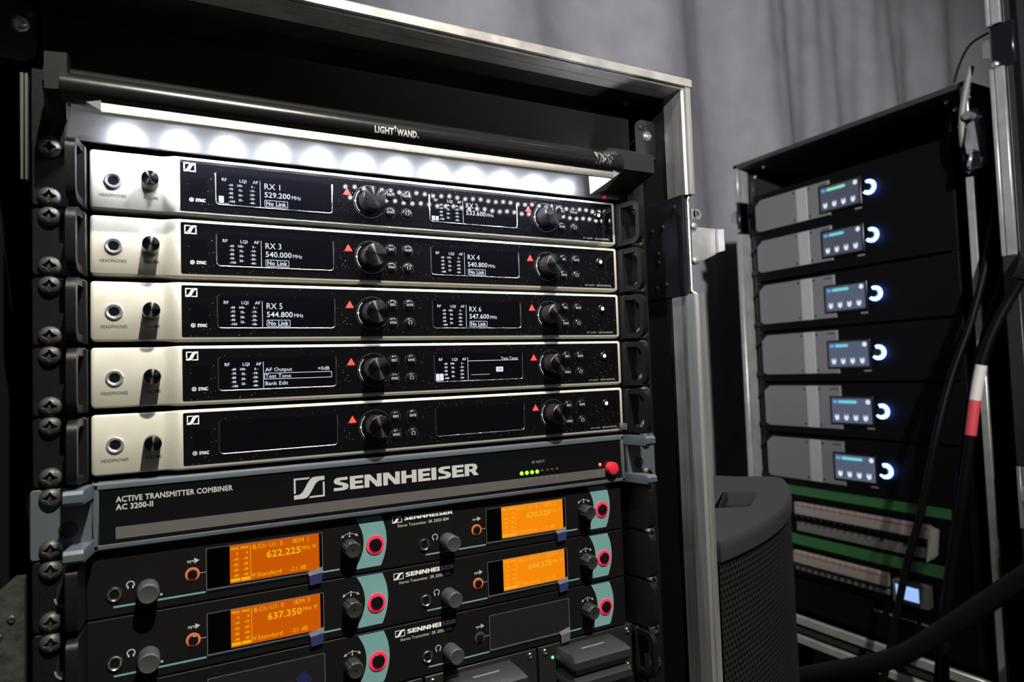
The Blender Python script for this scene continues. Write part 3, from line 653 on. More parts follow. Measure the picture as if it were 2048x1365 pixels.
# ================================================================== TRANSMITTER COMBINER
b = (216, 60, -5 * U - 44.3); z5 = -5 * U
T = Thing('transmitter_combiner', 'black and blue-grey active transmitter combiner with a large white logo', 'combiner', b)
CY = -5.0
fr = MB(); fr.prism_x([(CY + 1.4, z5 - 0.2), (CY + 0.4, z5 - 0.7), (CY, z5 - 1.6), (CY, z5 - 4.4), (CY + 1.6, z5 - 4.9), (CY + 1.6, z5 - 40.2), (CY, z5 - 40.7), (CY, z5 - 43.0), (CY + 1.4, z5 - 44.2), (14, z5 - 44.2), (14, z5 - 0.2)], 0.5, 430.5)
fr.box(0.5, 4.3, CY, 14, z5 - 44.2, z5 - 0.2, 0.8); fr.box(426.4, 430.5, CY, 14, z5 - 44.2, z5 - 0.2, 0.8)
T.add('frame', fr, combg, label='blue-grey cast frame')
T.add('chassis', MB().box(1, 430, 14, 300, z5 - 44, z5 - 0.5), blk)
face = T.add('face', MB().plate(rr(4.3, 426.4, z5 - 40.4, z5 - 4.7, 0.6), CY + 0.9, CY + 3), comb_face, label='glossy black face')
FY = CY + 0.84
T.add('grey_band', MB().flat([(13.6, z5 - 37.6), (407.5, z5 - 37.6), (407.5, z5 - 29.8), (13.6, z5 - 29.8)], FY), bar_m, face)
m = MB(); m.text('ACTIVE TRANSMITTER COMBINER', 13.8, z5 - 13.7, 3.5, FY, width=71.5, bold=0.03); T.add('lettering', m, grey_print, face)
m = MB(); m.text('AC 3200-II', 13.8, z5 - 18.8, 3.5, FY, width=21.6, bold=0.03); T.add('lettering', m, grey_print, face)
m = MB(); logo(m, 127, 149.4, z5 - 25.5, z5 - 10.2, FY, 0.085); T.add('logo', m, grey_print, face)
m = MB(); heavy(m, 'SENNHEISER', 156.2, z5 - 22.6, 9.9, FY, 120.8)
T.add('lettering', m, grey_print, face)
m = MB(); m.text('RF INPUT', 329.6, z5 - 18.3, 2.4, FY, width=13); T.add('lettering', m, dim_print, face)
m = MB()
for q in range(8): m.text(str(q + 1), 318.1 + 5.2 * q, z5 - 32.3, 1.9, FY - 0.02, center=True)
T.add('lettering', m, dim_print, face)
m = MB(); m.annulus(400.8, z5 - 33.6, 1.7, 1.4, FY - 0.02, 0.68 * PI, 2.32 * PI, 18); m.flat([(400.65, z5 - 33.4), (400.95, z5 - 33.4), (400.95, z5 - 31.5), (400.65, z5 - 31.5)], FY - 0.02)
T.add('lettering', m, dim_print, face)
for q in range(8): T.inst('status_light', lambda: MB().lathe(0, 0, [(1.75, 0.2), (1.75, -0.4), (1.3, -1.1), (0.5, -1.4)], 16), green_lit if q < 4 else led_off, (318.7 + 5.21 * q, FY, z5 - 25.6), 'slight%d' % (q < 4), label='lit green lamp' if q < 4 else None)
T.inst('power_light', lambda: MB().lathe(0, 0, [(1.5, 0.2), (1.5, -0.4), (1.0, -1.0), (0.3, -1.2)], 16), red_led, (402, FY, z5 - 25.8), 'cpower')
T.inst('power_button', lambda: MB().lathe(0, 0, [(5.8, 0), (5.8, -5), (5.4, -5.8), (4.6, -6.1), (0.5, -6.2)], 32), red_btn, (413.6, FY, z5 - 30.0), 'cbtn', label='round red power button')
for sd in (-1, 1):
    mir = (lambda x: x) if sd < 0 else (lambda x: 431.0 - x)
    e = MB(); xs = sorted((mir(-32), mir(0.5))); e.plate(rr(xs[0], xs[1], z5 - 44, z5 - 0.6, 2), -9.5, -6, 0.6)
    E_ = T.add('rack_ear', e, combg)
    for zt, zb in ((z5 - 0.4, z5 - 9.0), (z5 - 36, z5 - 44.0)):
        p = MB(); s_ = 1 if sd < 0 else -1
        p.hull([(mir(-13), -34, zt - 2), (mir(-13), -34, zb + 2), (mir(-2.5), -34, zt - 2), (mir(-2.5), -34, zb + 2), (mir(-13), -32, zt), (mir(-2.5), -32, zt), (mir(-13), -32, zb), (mir(-2.5), -32, zb), (mir(-9), -6, zt), (mir(2), -4, zt), (mir(-9), -6, zb), (mir(2), -4, zb)])
        T.add('grip', p, combg, E_)
    T.add('ear_slot', MB().disc(mir(-12), z5 - 27, 5.5, -9.6), case_blk, E_)
    for z in (-6.0, -37.9): T.inst('screw', lambda: screw_mesh(6.3, 4.6, 2.6), screw_m, (mir(-21.2), -9.5, z5 + z), 'rackscrew')

# ================================================================== STEREO TRANSMITTERS
SY = 0.0
def sr_plate(): return MB().plate(rr(-3, 427.5, -43.7, -0.6, 0.8), SY, 12, 0.35)
def sr_jack(): return jack_mesh(4.8)
def round_knob(R, L): return MB().lathe(0, 0, [(R, 0), (R, -L + 1.6), (R * 0.96, -L + 0.6), (R * 0.86, -L), (R * 0.6, -L + 0.25), (R * 0.2, -L + 0.4)], 40)
def nav_knob(R, L):
    mb = MB(); n = 64; prof = [(1.0, 0), (1.0, -L + 2.2), (0.94, -L + 0.9), (0.82, -L), (0.5, -L + 0.3), (0.1, -L + 0.4)]; vs = []
    for q, (r, y) in enumerate(prof):
        for k in range(n):
            a = 2 * PI * k / n; w_ = 1 - 0.09 * (max(0, math.cos(8 * a)) ** 2 if q < 3 else 0); vs.append((R * r * w_ * math.cos(a), y, R * r * w_ * math.sin(a)))
    fs = [(q * n + k, q * n + (k + 1) % n, (q + 1) * n + (k + 1) % n, (q + 1) * n + k) for q in range(len(prof) - 1) for k in range(n)]
    mb.add(vs, fs); return mb
def teal_shape(o):
    L = lambda z: o + 179.2 - (z + 20) ** 2 * 0.0185; R = lambda z: o + 197.6 - (z + 20) ** 2 * 0.0125; zs = [-1.6 - 38.6 * k / 20 for k in range(21)]; mb = MB()
    for a, c in zip(zs, zs[1:]): mb.flat([(L(c), c), (R(c), c), (R(a), a), (L(a), a)], SY - 0.05)
    x0, x1 = (11.8, 160.2) if o == 0 else (229.8, 377)
    mb.flat([(x0, -38.5), (x1, -38.5), (x1, -37.3), (x0, -37.3)], SY - 0.05); return mb
def sr_icon(o):
    mb = MB(); headphone_icon(mb, 21.7 + o, -25.0, 2.6, SY - 0.06); return mb
def sr_dot(o):
    mb = MB(); mb.disc(39.8 + o, -34.6, 0.8, SY - 0.06, 12); return mb
def sr_sync(o):
    mb = MB(); y = SY - 0.06; mb.text('syn', 55.7 + o, -16.2, 1.9, y, width=5.0, bold=0.03); mb.flat([(60.3 + o, -17.3), (63.5 + o, -15.4), (60.3 + o, -13.5)], y)
    mb.flat([(63.6 + o, -24.5), (67.4 + o, -24.5), (67.4 + o, -24.15), (63.6 + o, -24.15)], y); return mb
def sr_arrows(o):
    mb = MB(); y = SY - 0.06; cx = 168.4 + o
    mb.line([(cx - 5.2, -13.9), (cx - 3, -12.7), (cx, -12.1), (cx + 3, -12.7), (cx + 5.2, -13.9)], 0.4, y)
    mb.line([(cx, -12.1), (cx, -14.4)], 0.4, y); mb.disc(cx, -11.9, 0.7, y, 10)
    for q in (-1, 1): mb.flat([(cx + q * 6.6, -14.9), (cx + q * 4.2, -14.6), (cx + q * 5.4, -12.6)][::q], y)
    mb.flat([(cx - 0.9, -13.9), (cx + 0.9, -13.9), (cx, -15.4)][::-1], y)
    return mb
def sr_logo():
    mb = MB(); logo(mb, 202.5, 210.6, -9.3, -4.1, SY - 0.06, 0.09); return mb
def sr_name():
    mb = MB(); y = SY - 0.06; heavy(mb, 'SENNHEISER', 212.4, -8.1, 3.4, y, 42); return mb
def sr_model():
    mb = MB(); y = SY - 0.06; mb.text('Stereo Transmitter', 206.8, -12.9, 2.2, y, width=24.5, bold=0.01); mb.text('SR 2050 IEM', 233.0, -12.9, 2.3, y, width=17.6, bold=0.02); return mb
def sr_text(o, name, f, ch):
    mb = MB(); y = SY - 0.32; k = lambda x: x + o
    mb.text('B.Ch: U1. ' + ch, k(98.5), -13.4, 3.0, y, width=20.6); mb.text(name, k(126.4), -13.2, 3.0, y, width=11.2)
    mb.text(f, k(107.7), -20.8, 4.6, y, width=24, bold=0.025); mb.text('MHz', k(132.5), -19.2, 2.9, y, width=6.2)
    def psi(x, z, s): mb.line([(x, z), (x, z + 3.2 * s)], 0.35, y); mb.line([(x - 1.3 * s, z + 3.2 * s), (x - 0.9 * s, z + 1.6 * s), (x, z + 1.1 * s), (x + 0.9 * s, z + 1.6 * s), (x + 1.3 * s, z + 3.2 * s)], 0.35, y)
    psi(k(141.6), -19.2, 0.95); psi(k(98.6), -33.4, 1.0); mb.text('Standard', k(101.0), -33.2, 3.0, y, width=16.8); mb.text('-21 dB', k(123.6), -33.2, 3.0, y, width=12)
    for q, t in enumerate(('0', '-10', '-20', '-30', '-40')):
        for x in (88.6, 95.2): mb.text(t, k(x), -15.9 - 3.75 * q, 1.7, y, bold=0.04, right=True)
    for x in (83.7, 90.3): mb.text('PEAK', k(x), -12.0, 1.7, y, width=5.6, bold=0.03)
    mb.flat([(k(96.6), -34.3), (k(96.95), -34.3), (k(96.95), -10.2), (k(96.6), -10.2)], y)
    for x in (83.5, 90.2): mb.flat([(k(x), -34.2), (k(x + 6.0), -34.2), (k(x + 6.0), -32.0), (k(x), -32.0)], y)
    return mb
SRL = ['black stereo transmitter with lit amber displays, directly under the transmitter combiner', 'middle black stereo transmitter with lit amber displays, between two others', 'black stereo transmitter with both displays dark, right above the charging station']
SRT = [(('IEM 1', '622.225', '0'), ('IEM 2', '630.525', '8')), (('IEM 3', '637.350', '0'), ('IEM 4', '644.575', '1')), None]
def sr_ear(sd):
    mir = (lambda x: x) if sd < 0 else (lambda x: 431.0 - x)
    mb = MB(); xs = sorted((mir(-31), mir(-4)))
    mb.plate(rr(xs[0], xs[1], -43.8, -0.7, 2.5), -9.0, -6.0, 0.5); return mb
def sr_flange(sd):
    mir = (lambda x: x) if sd < 0 else (lambda x: 431.0 - x); s_ = 1 if sd < 0 else -1
    o = [(-30, -8), (-29, -4.5), (-26, -2.2), (-20, -1.4), (30, -1.4), (30, -42.6), (-20, -42.6), (-26, -41), (-29, -38), (-30, -34)]
    xs = sorted((mir(-9.5), mir(-3.2))); mb = MB(); mb.prism_x(o, xs[0], xs[1], (lambda y: 0.10 * (y + 2) * s_)); mb.closed = True; return mb
def slot_rim(sd):
    mir = (lambda x: x) if sd < 0 else (lambda x: 431.0 - x); mb = MB(); mb.annulus(mir(-13.5), -24, 6.4, 5.2, -9.3, PI, 2 * PI, 16, 1.0); return mb
def slot_hole(sd):
    mir = (lambda x: x) if sd < 0 else (lambda x: 431.0 - x); return MB().plate(rr(mir(-13.5) - 5.2, mir(-13.5) + 5.2, -29.2, -14, 5.1), -9.12, -8)
for r in range(3):
    b = (216, 80, -44.3); T = Thing('stereo_transmitter', SRL[r], 'transmitter', b, (216, 80, ZB - (6 + r) * U - 44.3), group='black stereo transmitters in the main rack')
    T.add('face', sr_plate, sr_face, key='srplate'); T.add('chassis', lambda: MB().box(0, 428, 12, 260, -43.5, -0.8), blk, key='srch')
    T.add('logo', sr_logo, white_print, key='srlogo'); T.add('lettering', sr_name, white_print, key='srname'); T.add('lettering', sr_model, grey_print, key='srmodel')
    for c in (0, 1):
        o = 216.6 * c
        T.add('teal_print', lambda: teal_shape(o), teal, key='teal%d' % c); T.add('headphone_symbol', lambda: sr_icon(o), grey_print, key='sri%d' % c); T.add('level_dot', lambda: sr_dot(o), grey_print, key='srd%d' % c); T.add('lettering', lambda: sr_sync(o), grey_print, key='srs%d' % c); T.add('arrow_symbol', lambda: sr_arrows(o), grey_print, key='sra%d' % c)
        j = T.inst('headphone_jack', sr_jack, steel, (12.4 + o, SY, -29.8), 'jack48'); T.inst('socket_hole', lambda: hole_mesh(4.8), blk_gloss, (0, -0.1, 0), 'hole48', j)
        T.inst('volume_knob', lambda: round_knob(6.6, 15), rubber, (32 + o, SY, -29.4), 'srvol')
        sb = T.inst('sync_button', lambda: MB().lathe(0, 0, [(3.1, 0), (3.1, -1.4), (2.6, -2.0), (0.3, -2.1)], 24), blk_gloss, (59 + o, SY, -24.3), 'syncb')
        lit = not (r == 2 and c == 1)
        T.inst('sync_ring', lambda: MB().annulus(0, 0, 4.6, 3.1, -0.5, n=32, depth=0.6), oring if lit else oring_off, (0, 0, 0), 'syncring%d' % lit, sb)
        T.inst('navigation_knob', lambda: nav_knob(6.5, 11.5), blk_soft, (168.0 + o, SY, -22.6), 'srnav')
        rb_ = T.inst('mute_button', lambda: MB().lathe(0, 0, [(5.1, 0), (5.1, -1.6), (4.6, -2.3), (0.3, -2.5)], 32), blk_gloss, (188.3 + o, SY, -23.6), 'mute')
        T.inst('red_ring', lambda: MB().annulus(0, 0, 7.2, 5.1, -0.9, n=40, depth=0.9), redring, (0, 0, 0), 'redring', rb_)
        dp = T.add('display', lambda: MB().plate(rr(68.4 + o, 146.4 + o, -36.4, -8.2, 0.6), SY - 0.15, SY + 0.2), screen, key='srdisp%d' % c)
        if r < 2:
            T.add('lit_area', lambda: MB().plate(rr(83 + o, 145.2 + o, -35.2, -8.8, 0.3), SY - 0.25, SY), (lcdL, lcdR)[c], dp, key='srlit%d' % c, label='glowing amber display area')
            T.add('display_text', sr_text(o, *SRT[r][c]), (lcd_t, lcd_tR)[c], dp)
        fb = MB(); fb.plate(rr(67.4 + o, 147.6 + o, -37.0, -8.0, 0.8), SY - 1.3, SY - 1.05)
        fo = T.add('protective_film', fb, film2 if r == 2 else film, label='clear protective film over the display')
        fe = MB(); fe.ring(rr(67.4 + o, 147.6 + o, -37.0, -8.0, 0.8), rr(68.0 + o, 147.0 + o, -36.0, -8.4, 0.6), SY - 1.42, SY - 1.3); T.add('film_edge', fe, tab_clear, fo)
        tb = MB()
        if r == 2 and c == 0: tb.plate([(126, -22), (131, -31), (136, -30), (137.5, -24), (132.5, -17.5)], SY - 1.7, SY - 1.5); T.add('pull_tab', tb, tab_blue, fo)
        else:
            tb.hull([(136 + o, -1.4, -35.5), (147 + o, -1.4, -33.2), (147 + o, -3.0, -37.2), (137 + o, -3.0, -38.4), (136 + o, -1.2, -35.7), (147 + o, -1.2, -33.4)]); T.add('pull_tab', tb, tab_clear, fo)
            tc2 = MB(); tc2.plate([(137.3 + o, -45.5), (146 + o, -44.6), (147 + o, -37.0), (137 + o, -38.2)], -2.9, -2.7); T.add('pull_tab', tc2, film_mid if (r, c) != (2, 1) else tab_clear, fo)
    for sd in (-1, 1):
        e = T.add('rack_ear', lambda: sr_ear(sd), ear_m, key='srear%d' % sd); T.add('flange', lambda: sr_flange(sd), ear_m, e, key='srfl%d' % sd)
        T.add('slot', lambda: slot_hole(sd), case_blk, e, key='srsl%d' % sd); T.add('slot_rim', lambda: slot_rim(sd), mat('bare_rim', (0.16, 0.155, 0.15), 0.5), e, key='srsr%d' % sd)
        for z in (-6.2, -37.9): T.inst('screw', lambda: screw_mesh(6.3, 4.6, 2.6), screw_m, (-21.2 if sd < 0 else 452.2, -9.0, z), 'rackscrew')

# ================================================================== CHARGING STATION
z9 = -9 * U
T = Thing('charging_station', 'black charging station with battery packs docked below the transmitters', 'charger', (216, 80, z9 - 44.3))
T.add('chassis', MB().box(0, 430, 10, 230, z9 - 44, z9 - 0.5), blk)
mod_m = mat('charger_plate', (0.012, 0.012, 0.0125), 0.4, bump=0.3, bscale=1500)
bat_m = mat('battery_shell', (0.02, 0.02, 0.021), 0.42, bump=0.25, bscale=1800)
for q in range(4):
    x0 = 16 + 105.2 * q; x1 = x0 + 103.2
    P = T.add('module_plate', MB().plate(rr(x0, x1, z9 - 43.8, z9 - 0.8, 0.8), 0, 10, 0.4), mod_m)
    for sx in (x0 + 6.5, x1 - 6.5):
        for sz in (-5.6, -37.5): T.inst('screw', lambda: MB().lathe(0, 0, [(2.7, 0), (2.6, -0.9), (2.0, -1.4), (1.3, -1.3), (1.2, -0.4)], 18), steel, (sx, 0, z9 + sz), 'hexscrew')
    if q >= 2:
        L = T.inst('charge_light', lambda: MB().lathe(0, 0, [(1.3, 0.1), (1.3, -0.5), (0.5, -0.9)], 12), green_led if q == 3 else led_off, (x0 + 14, 0, z9 - 12), 'chl%d' % q)
        bx0, bx1 = x0 + 17, x1 - 25
        for s_, zt in enumerate((-4.5, -22.0)):
            zz = z9 + zt
            bt = MB(); bt.hull([(bx0 + 2, 0, zz), (bx1 - 2, 0, zz), (bx0 + 3, -25, zz), (bx1 - 3, -25, zz), (bx0 + 1, -30.5, zz - 3.5), (bx1 - 1, -30.5, zz - 3.5), (bx0, 0, zz - 3.5), (bx1, 0, zz - 3.5), (bx0, -27, zz - 4), (bx1, -27, zz - 4), (bx0, 0, zz - 9.6), (bx1, 0, zz - 9.6), (bx0, -27, zz - 9.6), (bx1, -27, zz - 9.6), (bx0 + 1, -30.5, zz - 9.6), (bx1 - 1, -30.5, zz - 9.6)])
            bt.hull([(bx0 + 1, 0, zz - 10.2), (bx1 - 1, 0, zz - 10.2), (bx0 + 1, -27, zz - 10.2), (bx1 - 1, -27, zz - 10.2), (bx0 + 2, -29.5, zz - 10.2), (bx1 - 2, -29.5, zz - 10.2), (bx0 + 4, 0, zz - 16), (bx1 - 4, 0, zz - 16), (bx0 + 4, -26, zz - 16), (bx1 - 4, -26, zz - 16)])
            B_ = T.add('battery_pack', bt, bat_m)
            if s_ == 0:
                tm = MB(); heavy(tm, 'SENNHEISER', 0, 0, 2.2, 0, 24); tm.v = [((bx0 + bx1) / 2 - 12 + x, -15 + z, zz + 0.06) for x, y, z in [(a, b_, -(-c)) for a, b_, c in tm.v]]
                tm.v = [(x, y if True else y, z) for x, y, z in tm.v]; T.add('lettering', tm, dim_print, B_)
for sd in (-1, 1):
    mir = (lambda x: x) if sd < 0 else (lambda x: 431.0 - x); xs = sorted((mir(-31), mir(-1)))
    e = T.add('rack_ear', MB().plate(rr(xs[0], xs[1], z9 - 43.8, z9 - 0.7, 2.5), -9, -6, 0.5), ear_m)
    hm = MB(); xs = sorted((mir(-7), mir(-2))); hm.loop_x([(y, z + z9) for y, z in rr(-32, 4, -42.4, -1.6, (9, 0.5, 0.5, 9))], [(y, z + z9) for y, z in rr(-27, -1.5, -37.6, -6.4, (5, 0.5, 0.5, 5))], xs[0], xs[1]); hm.closed = True
    T.add('handle', hm, ear_m, e)
    for z in (-6.2, -37.9): T.inst('screw', lambda: screw_mesh(6.3, 4.6, 2.6), screw_m, (mir(-21.2), -9.0, z9 + z), 'rackscrew')
zf = z9 - U - 0.5
case.add('drawer_front', MB().plate(rr(-26, 457, zf - 130, zf, 1), -2, 12, 0.5), ear_m)

# ================================================================== AMPLIFIER RACK (faces -x, local x runs towards the camera)
AX, AYW = 1500.0, 838.0
def AT(name, label, cat, base, group=None):
    """base in rack-local mm (x along the front, y into the rack, z); world = (AX + y, AYW - x, z)"""
    return Thing(name, label, cat, base, (AX + base[1], AYW - base[0], base[2] + ZB), -PI / 2, group)
alu_bg = mat('aluminium_bright', (0.56, 0.56, 0.55), 0.38, 0.6, noise=0.12, nscale=30, rvar=0.1)
ac = AT('amplifier_rack_case', 'tall black flight case with aluminium edges holding the amplifiers', 'flight case', (330, 300, -880))
X0, X1, ZT, ZL = 28.0, 637.0, 388.0, -852.0
ac.add('side_panel', MB().box(X0 + 1, X0 + 11, -20, 700, ZL, ZT - 1), case_out); ac.add('side_panel', MB().box(X1 - 11, X1 - 1, -20, 700, ZL, ZT - 1), case_out)
ac.add('top_panel', MB().box(X0 + 1, X1 - 1, -20, 700, ZT - 11, ZT - 1), case_out); ac.add('back_panel', MB().box(X0 + 1, X1 - 1, 700, 710, ZL, ZT - 1), case_out)
ac.add('bottom_panel', MB().box(X0 + 1, X1 - 1, -20, 700, ZL - 10, ZL), case_out)
top_m = mat('aluminium_dull', (0.20, 0.195, 0.185), 0.5, 1.0, noise=0.1, nscale=40)
def upright(x0, x1, z0, z1, inner):
    mb = MB(); mb.box(x0, x1, -30, -18, z0, z1, 1.2)
    xi = x1 - 2 if inner > 0 else x0
    mb.box(xi, xi + 2, -20, 10, z0, z1); return mb
ac.add('edge_extrusion', MB().box(X0, X1, -30, -18, ZT - 11, ZT, 1.2), top_m, label='dull aluminium edge along the top')
ac.add('edge_extrusion', upright(X0, X0 + 14, 284, ZT, 1), alu_bg); ac.add('edge_extrusion', upright(X0, X0 + 14, ZL, 196, 1), alu_bg)
ac.add('edge_extrusion', upright(X1 - 14, X1, 284, ZT, -1), alu_bg); ac.add('edge_extrusion', upright(X1 - 14, X1, ZL, 196, -1), alu_bg)
ac.add('edge_extrusion', MB().box(X0, X1, -30, -18, -815, -795, 1.5), alu_bg, label='aluminium edge along the bottom of the opening')
ac.add('edge_extrusion', MB().box(X0, X1, -30, -18, ZL - 10, ZL + 8, 1.5), alu_bg)
for xa in (X0, X1 - 12):
    d = MB(); d.box(xa + 1, xa + 11, -26, 10, 196, 284, 2)
    ac.add('latch_dish', d, plate_m)
    lt_ = MB(); q = -1 if xa < 300 else 1; xx = xa if q < 0 else xa + 12
    lt_.hull([(xx + q * 1, -28, 262), (xx + q * 16, -30, 258), (xx + q * 16, -30, 232), (xx + q * 1, -28, 226), (xx + q * 1, -22, 262), (xx + q * 16, -24, 258), (xx + q * 16, -24, 232), (xx + q * 1, -22, 226)])
    ac.add('latch', lt_, chrome)
    ac.inst('latch_bolt', lambda: MB().lathe(0, 0, [(5, 2), (5, -2), (3, -4), (0.5, -4.4)], 16), chrome, (xa + 7, -27, 206), 'abolt')
for xa, za in ((70, 350), (100, 371), (577, 372), (593, 350), (64, 318), (600, 312)):
    ac.inst('screw', lambda: screw_mesh(5, 3, 1.3), chrome if za in (350, 371) else steel, (xa, 8, za), 'ascrew%d' % (za in (350, 371)))
for xa in (60, 606):
    for ya in (90, 620):
        ac.inst('caster', lambda: MB().lathe(0, 0, [(50, -16), (55, -10), (55, 10), (50, 16)], 24, axis='x').box(-14, 14, -30, 30, 30, 140), blk, (xa, ya, -945), 'caster')
for xa in (52, 570):
    ac.add('rack_rail', MB().box(xa, xa + 18, 6, 8.5, -790, 340), ear_m)
apanel = mat('amp_black', (0.003, 0.003, 0.0034), 0.5, bump=0.2, spec=0.12)
agrey = mat('amp_grey', (0.21, 0.212, 0.225), 0.5, 0.2, noise=0.05, nscale=300, bump=0.1)
aperf = dots('amp_perforation', (0.66, 0.66, 0.67), (0.10, 0.10, 0.10), 0.0052, 0.3, 0.5, 0.3)
ascr = emis('amp_screen', (0.055, 0.064, 0.09), 1.0); ascr2 = emis('amp_screen_cool', (0.075, 0.095, 0.15), 1.0)
acyan = emis('amp_header', (0.15, 0.62, 0.75), 1.0); agreen = emis('amp_header_green', (0.25, 0.75, 0.5), 1.0); awhite = emis('amp_icons', (0.72, 0.8, 0.95), 1.0); ablue = emis('amp_blue', (0.1, 0.35, 0.9), 1.0)
aring = emis('amp_ring', (0.125, 0.26, 1.0), 10.0)
AZ = [235.5, 124.9, -9.2, -143.4, -276.9, -410.6]
ANAMES = ['green header on screen, topmost in its rack', 'second from the top of its rack', 'third from the top of its rack', 'fourth from the top of its rack', 'fifth from the top of its rack', 'lowest, right above the green bands']
HW = [50, 40, 44, 34, 48, 54]
for i, az in enumerate(AZ):
    zt, zb = (az + 58, az - 46) if i > 1 else (az + 44, az - 41); base = (330, 100, zb)
    T = AT('power_amplifier', 'grey power amplifier with blue ring light, ' + ANAMES[i], 'amplifier', base, 'power amplifiers in the tall rack')
    lo = -66 if i else -50
    T.add('front_panel', MB().plate(rr(62, 584, az + lo + 2, az + 64 if i else az + 60, 1), 2, 6, 0.5), apanel)
    T.add('chassis', MB().box(90, 560, 6, 420, az - 60 if i else az - 48, az + 58), blk)
    cut = [(74, zb + 8), (82, zb + 1), (90, zb), (300, zb), (300, zt), (92, zt), (74, zt - 14)]
    T.add('grey_fascia', MB().plate(cut, -3, 2, 0.6), agrey)
    T.add('vent_strip', MB().plate(rr(206, 238, zb + 0.4, zt - 0.4, 1), -3.6, 0, 0.3), aperf)
    for sx in (199, 244):
        for sz in (zb + 8, zt - 8): T.inst('screw', lambda: MB().lathe(0, 0, [(2.6, 0), (2.2, -1.2), (0.4, -1.4)], 12), blk, (sx, -3, sz), 'ampscrew')
    T.add('handle', MB().hull([(56, -4, zt - 30), (76, -4, zt - 12), (76, 2, zt - 12), (56, 2, zt - 34), (56, 2, zt - 6), (64, -4, zt - 4), (76, -4, zt - 2), (76, 2, zt - 2)]), blk)
    T.add('handle', MB().hull([(56, -4, zb - 4), (78, -4, zb - 2), (78, 2, zb + 6), (56, 2, zb + 14), (56, -4, zb + 10), (74, -4, zb + 7), (56, 2, zb - 6), (78, 2, zb - 4)]), blk)
    s = T.add('screen_frame', MB().plate(rr(272, 384, az - 35, az + 33, 2), -5, 2, 0.6), blk_gloss)
    T.add('screen', MB().plate(rr(277, 379, az - 30, az + 28, 1), -5.3, -4), (ascr if i < 2 else ascr2), s, label='lit grey-blue touch screen')
    m = MB(); m.plate(rr(281, 292, az + 16, az + 23, 3), -5.5, -5.2); T.add('screen_icon', m, ablue, s)
    m = MB(); m.plate(rr(295, 295 + HW[i], az + 16, az + 23, 3), -5.5, -5.2); T.add('screen_header', m, agreen if i == 0 else acyan, s)
    m = MB(); m.disc(371, az + 20, 5.6, -5.5, 20); T.add('screen_icon', m, awhite, s)
    for q in range(4):
        m = MB(); cx = 290 + 24.5 * q; m.flat([(cx - 6, az - 18), (cx - 3, az - 24), (cx + 3, az - 24), (cx + 6, az - 18), (cx + 5, az - 12), (cx + 3, az - 9), (cx + 2, az - 14), (cx - 2, az - 14), (cx - 3, az - 9), (cx - 5, az - 12)], -5.5)
        T.add('screen_icon', m, awhite, s)
    kn = T.inst('encoder_knob', lambda: MB().lathe(0, 0, [(9, 2), (9, -12), (8, -14), (0.5, -14)], 28), blk_gloss, (404, 0, az), 'aknob')
    T.inst('ring_light', lambda: MB().annulus(0, 0, 17.0, 8.4, -6.5, -0.80 * PI, 0.64 * PI, 36, 3), aring, (0, 0, 0), 'aring', kn, label='glowing blue ring, open at the left')
    m = MB(); m.flat([(272, zt - 9), (294, zt - 9), (294, zt - 6), (272, zt - 6)], -3.06); T.add('faint_marking', m, dark_print)
    m = MB(); m.flat([(362, az - 43), (380, az - 43), (380, az - 39), (362, az - 39)], 1.9); T.add('faint_marking', m, dim_print)
# ------------------------------------------------------------------ power distribution
green = mat('green_tape', (0.03, 0.14, 0.04), 0.55); T = AT('power_distributor', 'black power distribution panel with two green bands and rows of breakers', 'power panel', (330, 100, -712))
T.add('panel', MB().plate(rr(62, 584, -712, -470, 1), 12, 16, 0.5), apanel); T.add('chassis', MB().box(90, 560, 16, 300, -708, -474), blk)
T.add('green_band', MB().plate(rr(118, 533, -499, -475, 1), 6, 12, 0.5), green); T.add('green_band', MB().plate(rr(118, 522, -626, -601, 1), 6, 12, 0.5), green)
bw = mat('breaker_white', (0.30, 0.28, 0.26), 0.5); bg = mat('breaker_grey', (0.15, 0.15, 0.145), 0.5)
for (xs, n, zt, zl) in ((152, 19, -516, -590), (141, 14, -640, -688)):
    for k in range(n):
        x = xs + 18 * k
        B_ = T.inst('breaker', lambda: MB().box(0.3, 17.7, 0, 12, -30, 0, 0.8), bw, (x, -6, zt), 'breaker')
        T.inst('toggle', lambda: MB().box(5, 13, -6, 1, -36, -28, 0.8), blk_gloss, (0, 0, 0), 'toggle', B_)
        T.inst('red_stripe', lambda: MB().box(0.6, 17.4, -0.3, 0.5, -9, -6), mat('red_stripe', (0.35, 0.08, 0.07), 0.5), (0, 0, 0), 'bstripe', B_)
        if zt == -516: T.inst('label_strip', lambda: MB().box(0.4, 17.6, 0, 10, -22, 0, 0.6), bg, (x, 0, zt - 51), 'blabel')
        else: T.inst('label_strip', lambda: MB().box(0.4, 17.6, 0, 10, -12, 0, 0.6), bg, (x, 0, zt - 37), 'blabel2')
T.add('end_cover', MB().hull([(494, -8, -520), (506, 4, -524), (500, 4, -580), (482, -4, -596), (494, 8, -520), (506, 10, -524), (500, 10, -580), (482, 10, -596)]), bw)
m = T.add('meter', MB().plate(rr(404, 482, -697, -648, 3), -6, 12, 0.8), mat('meter_frame', (0.10, 0.10, 0.105), 0.5)); T.add('meter_screen', MB().plate([(413, -687), (463, -687), (463, -657), (411, -657)], -6.4, -5), emis('meter_lit', (0.33, 0.55, 0.98), 1.0), m, label='lit pale blue meter screen')
bpn = ac.add('blank_panel', MB().plate(rr(62, 584, -792, -714, 1), 8, 12, 0.5), apanel)
for xa, xb in ((346, 368), (384, 396), (408, 446), (456, 476)): ac.add('faint_marking', MB().flat([(xa, -737), (xb, -737), (xb, -733), (xa, -733)], 7.8), dim_print, bpn)

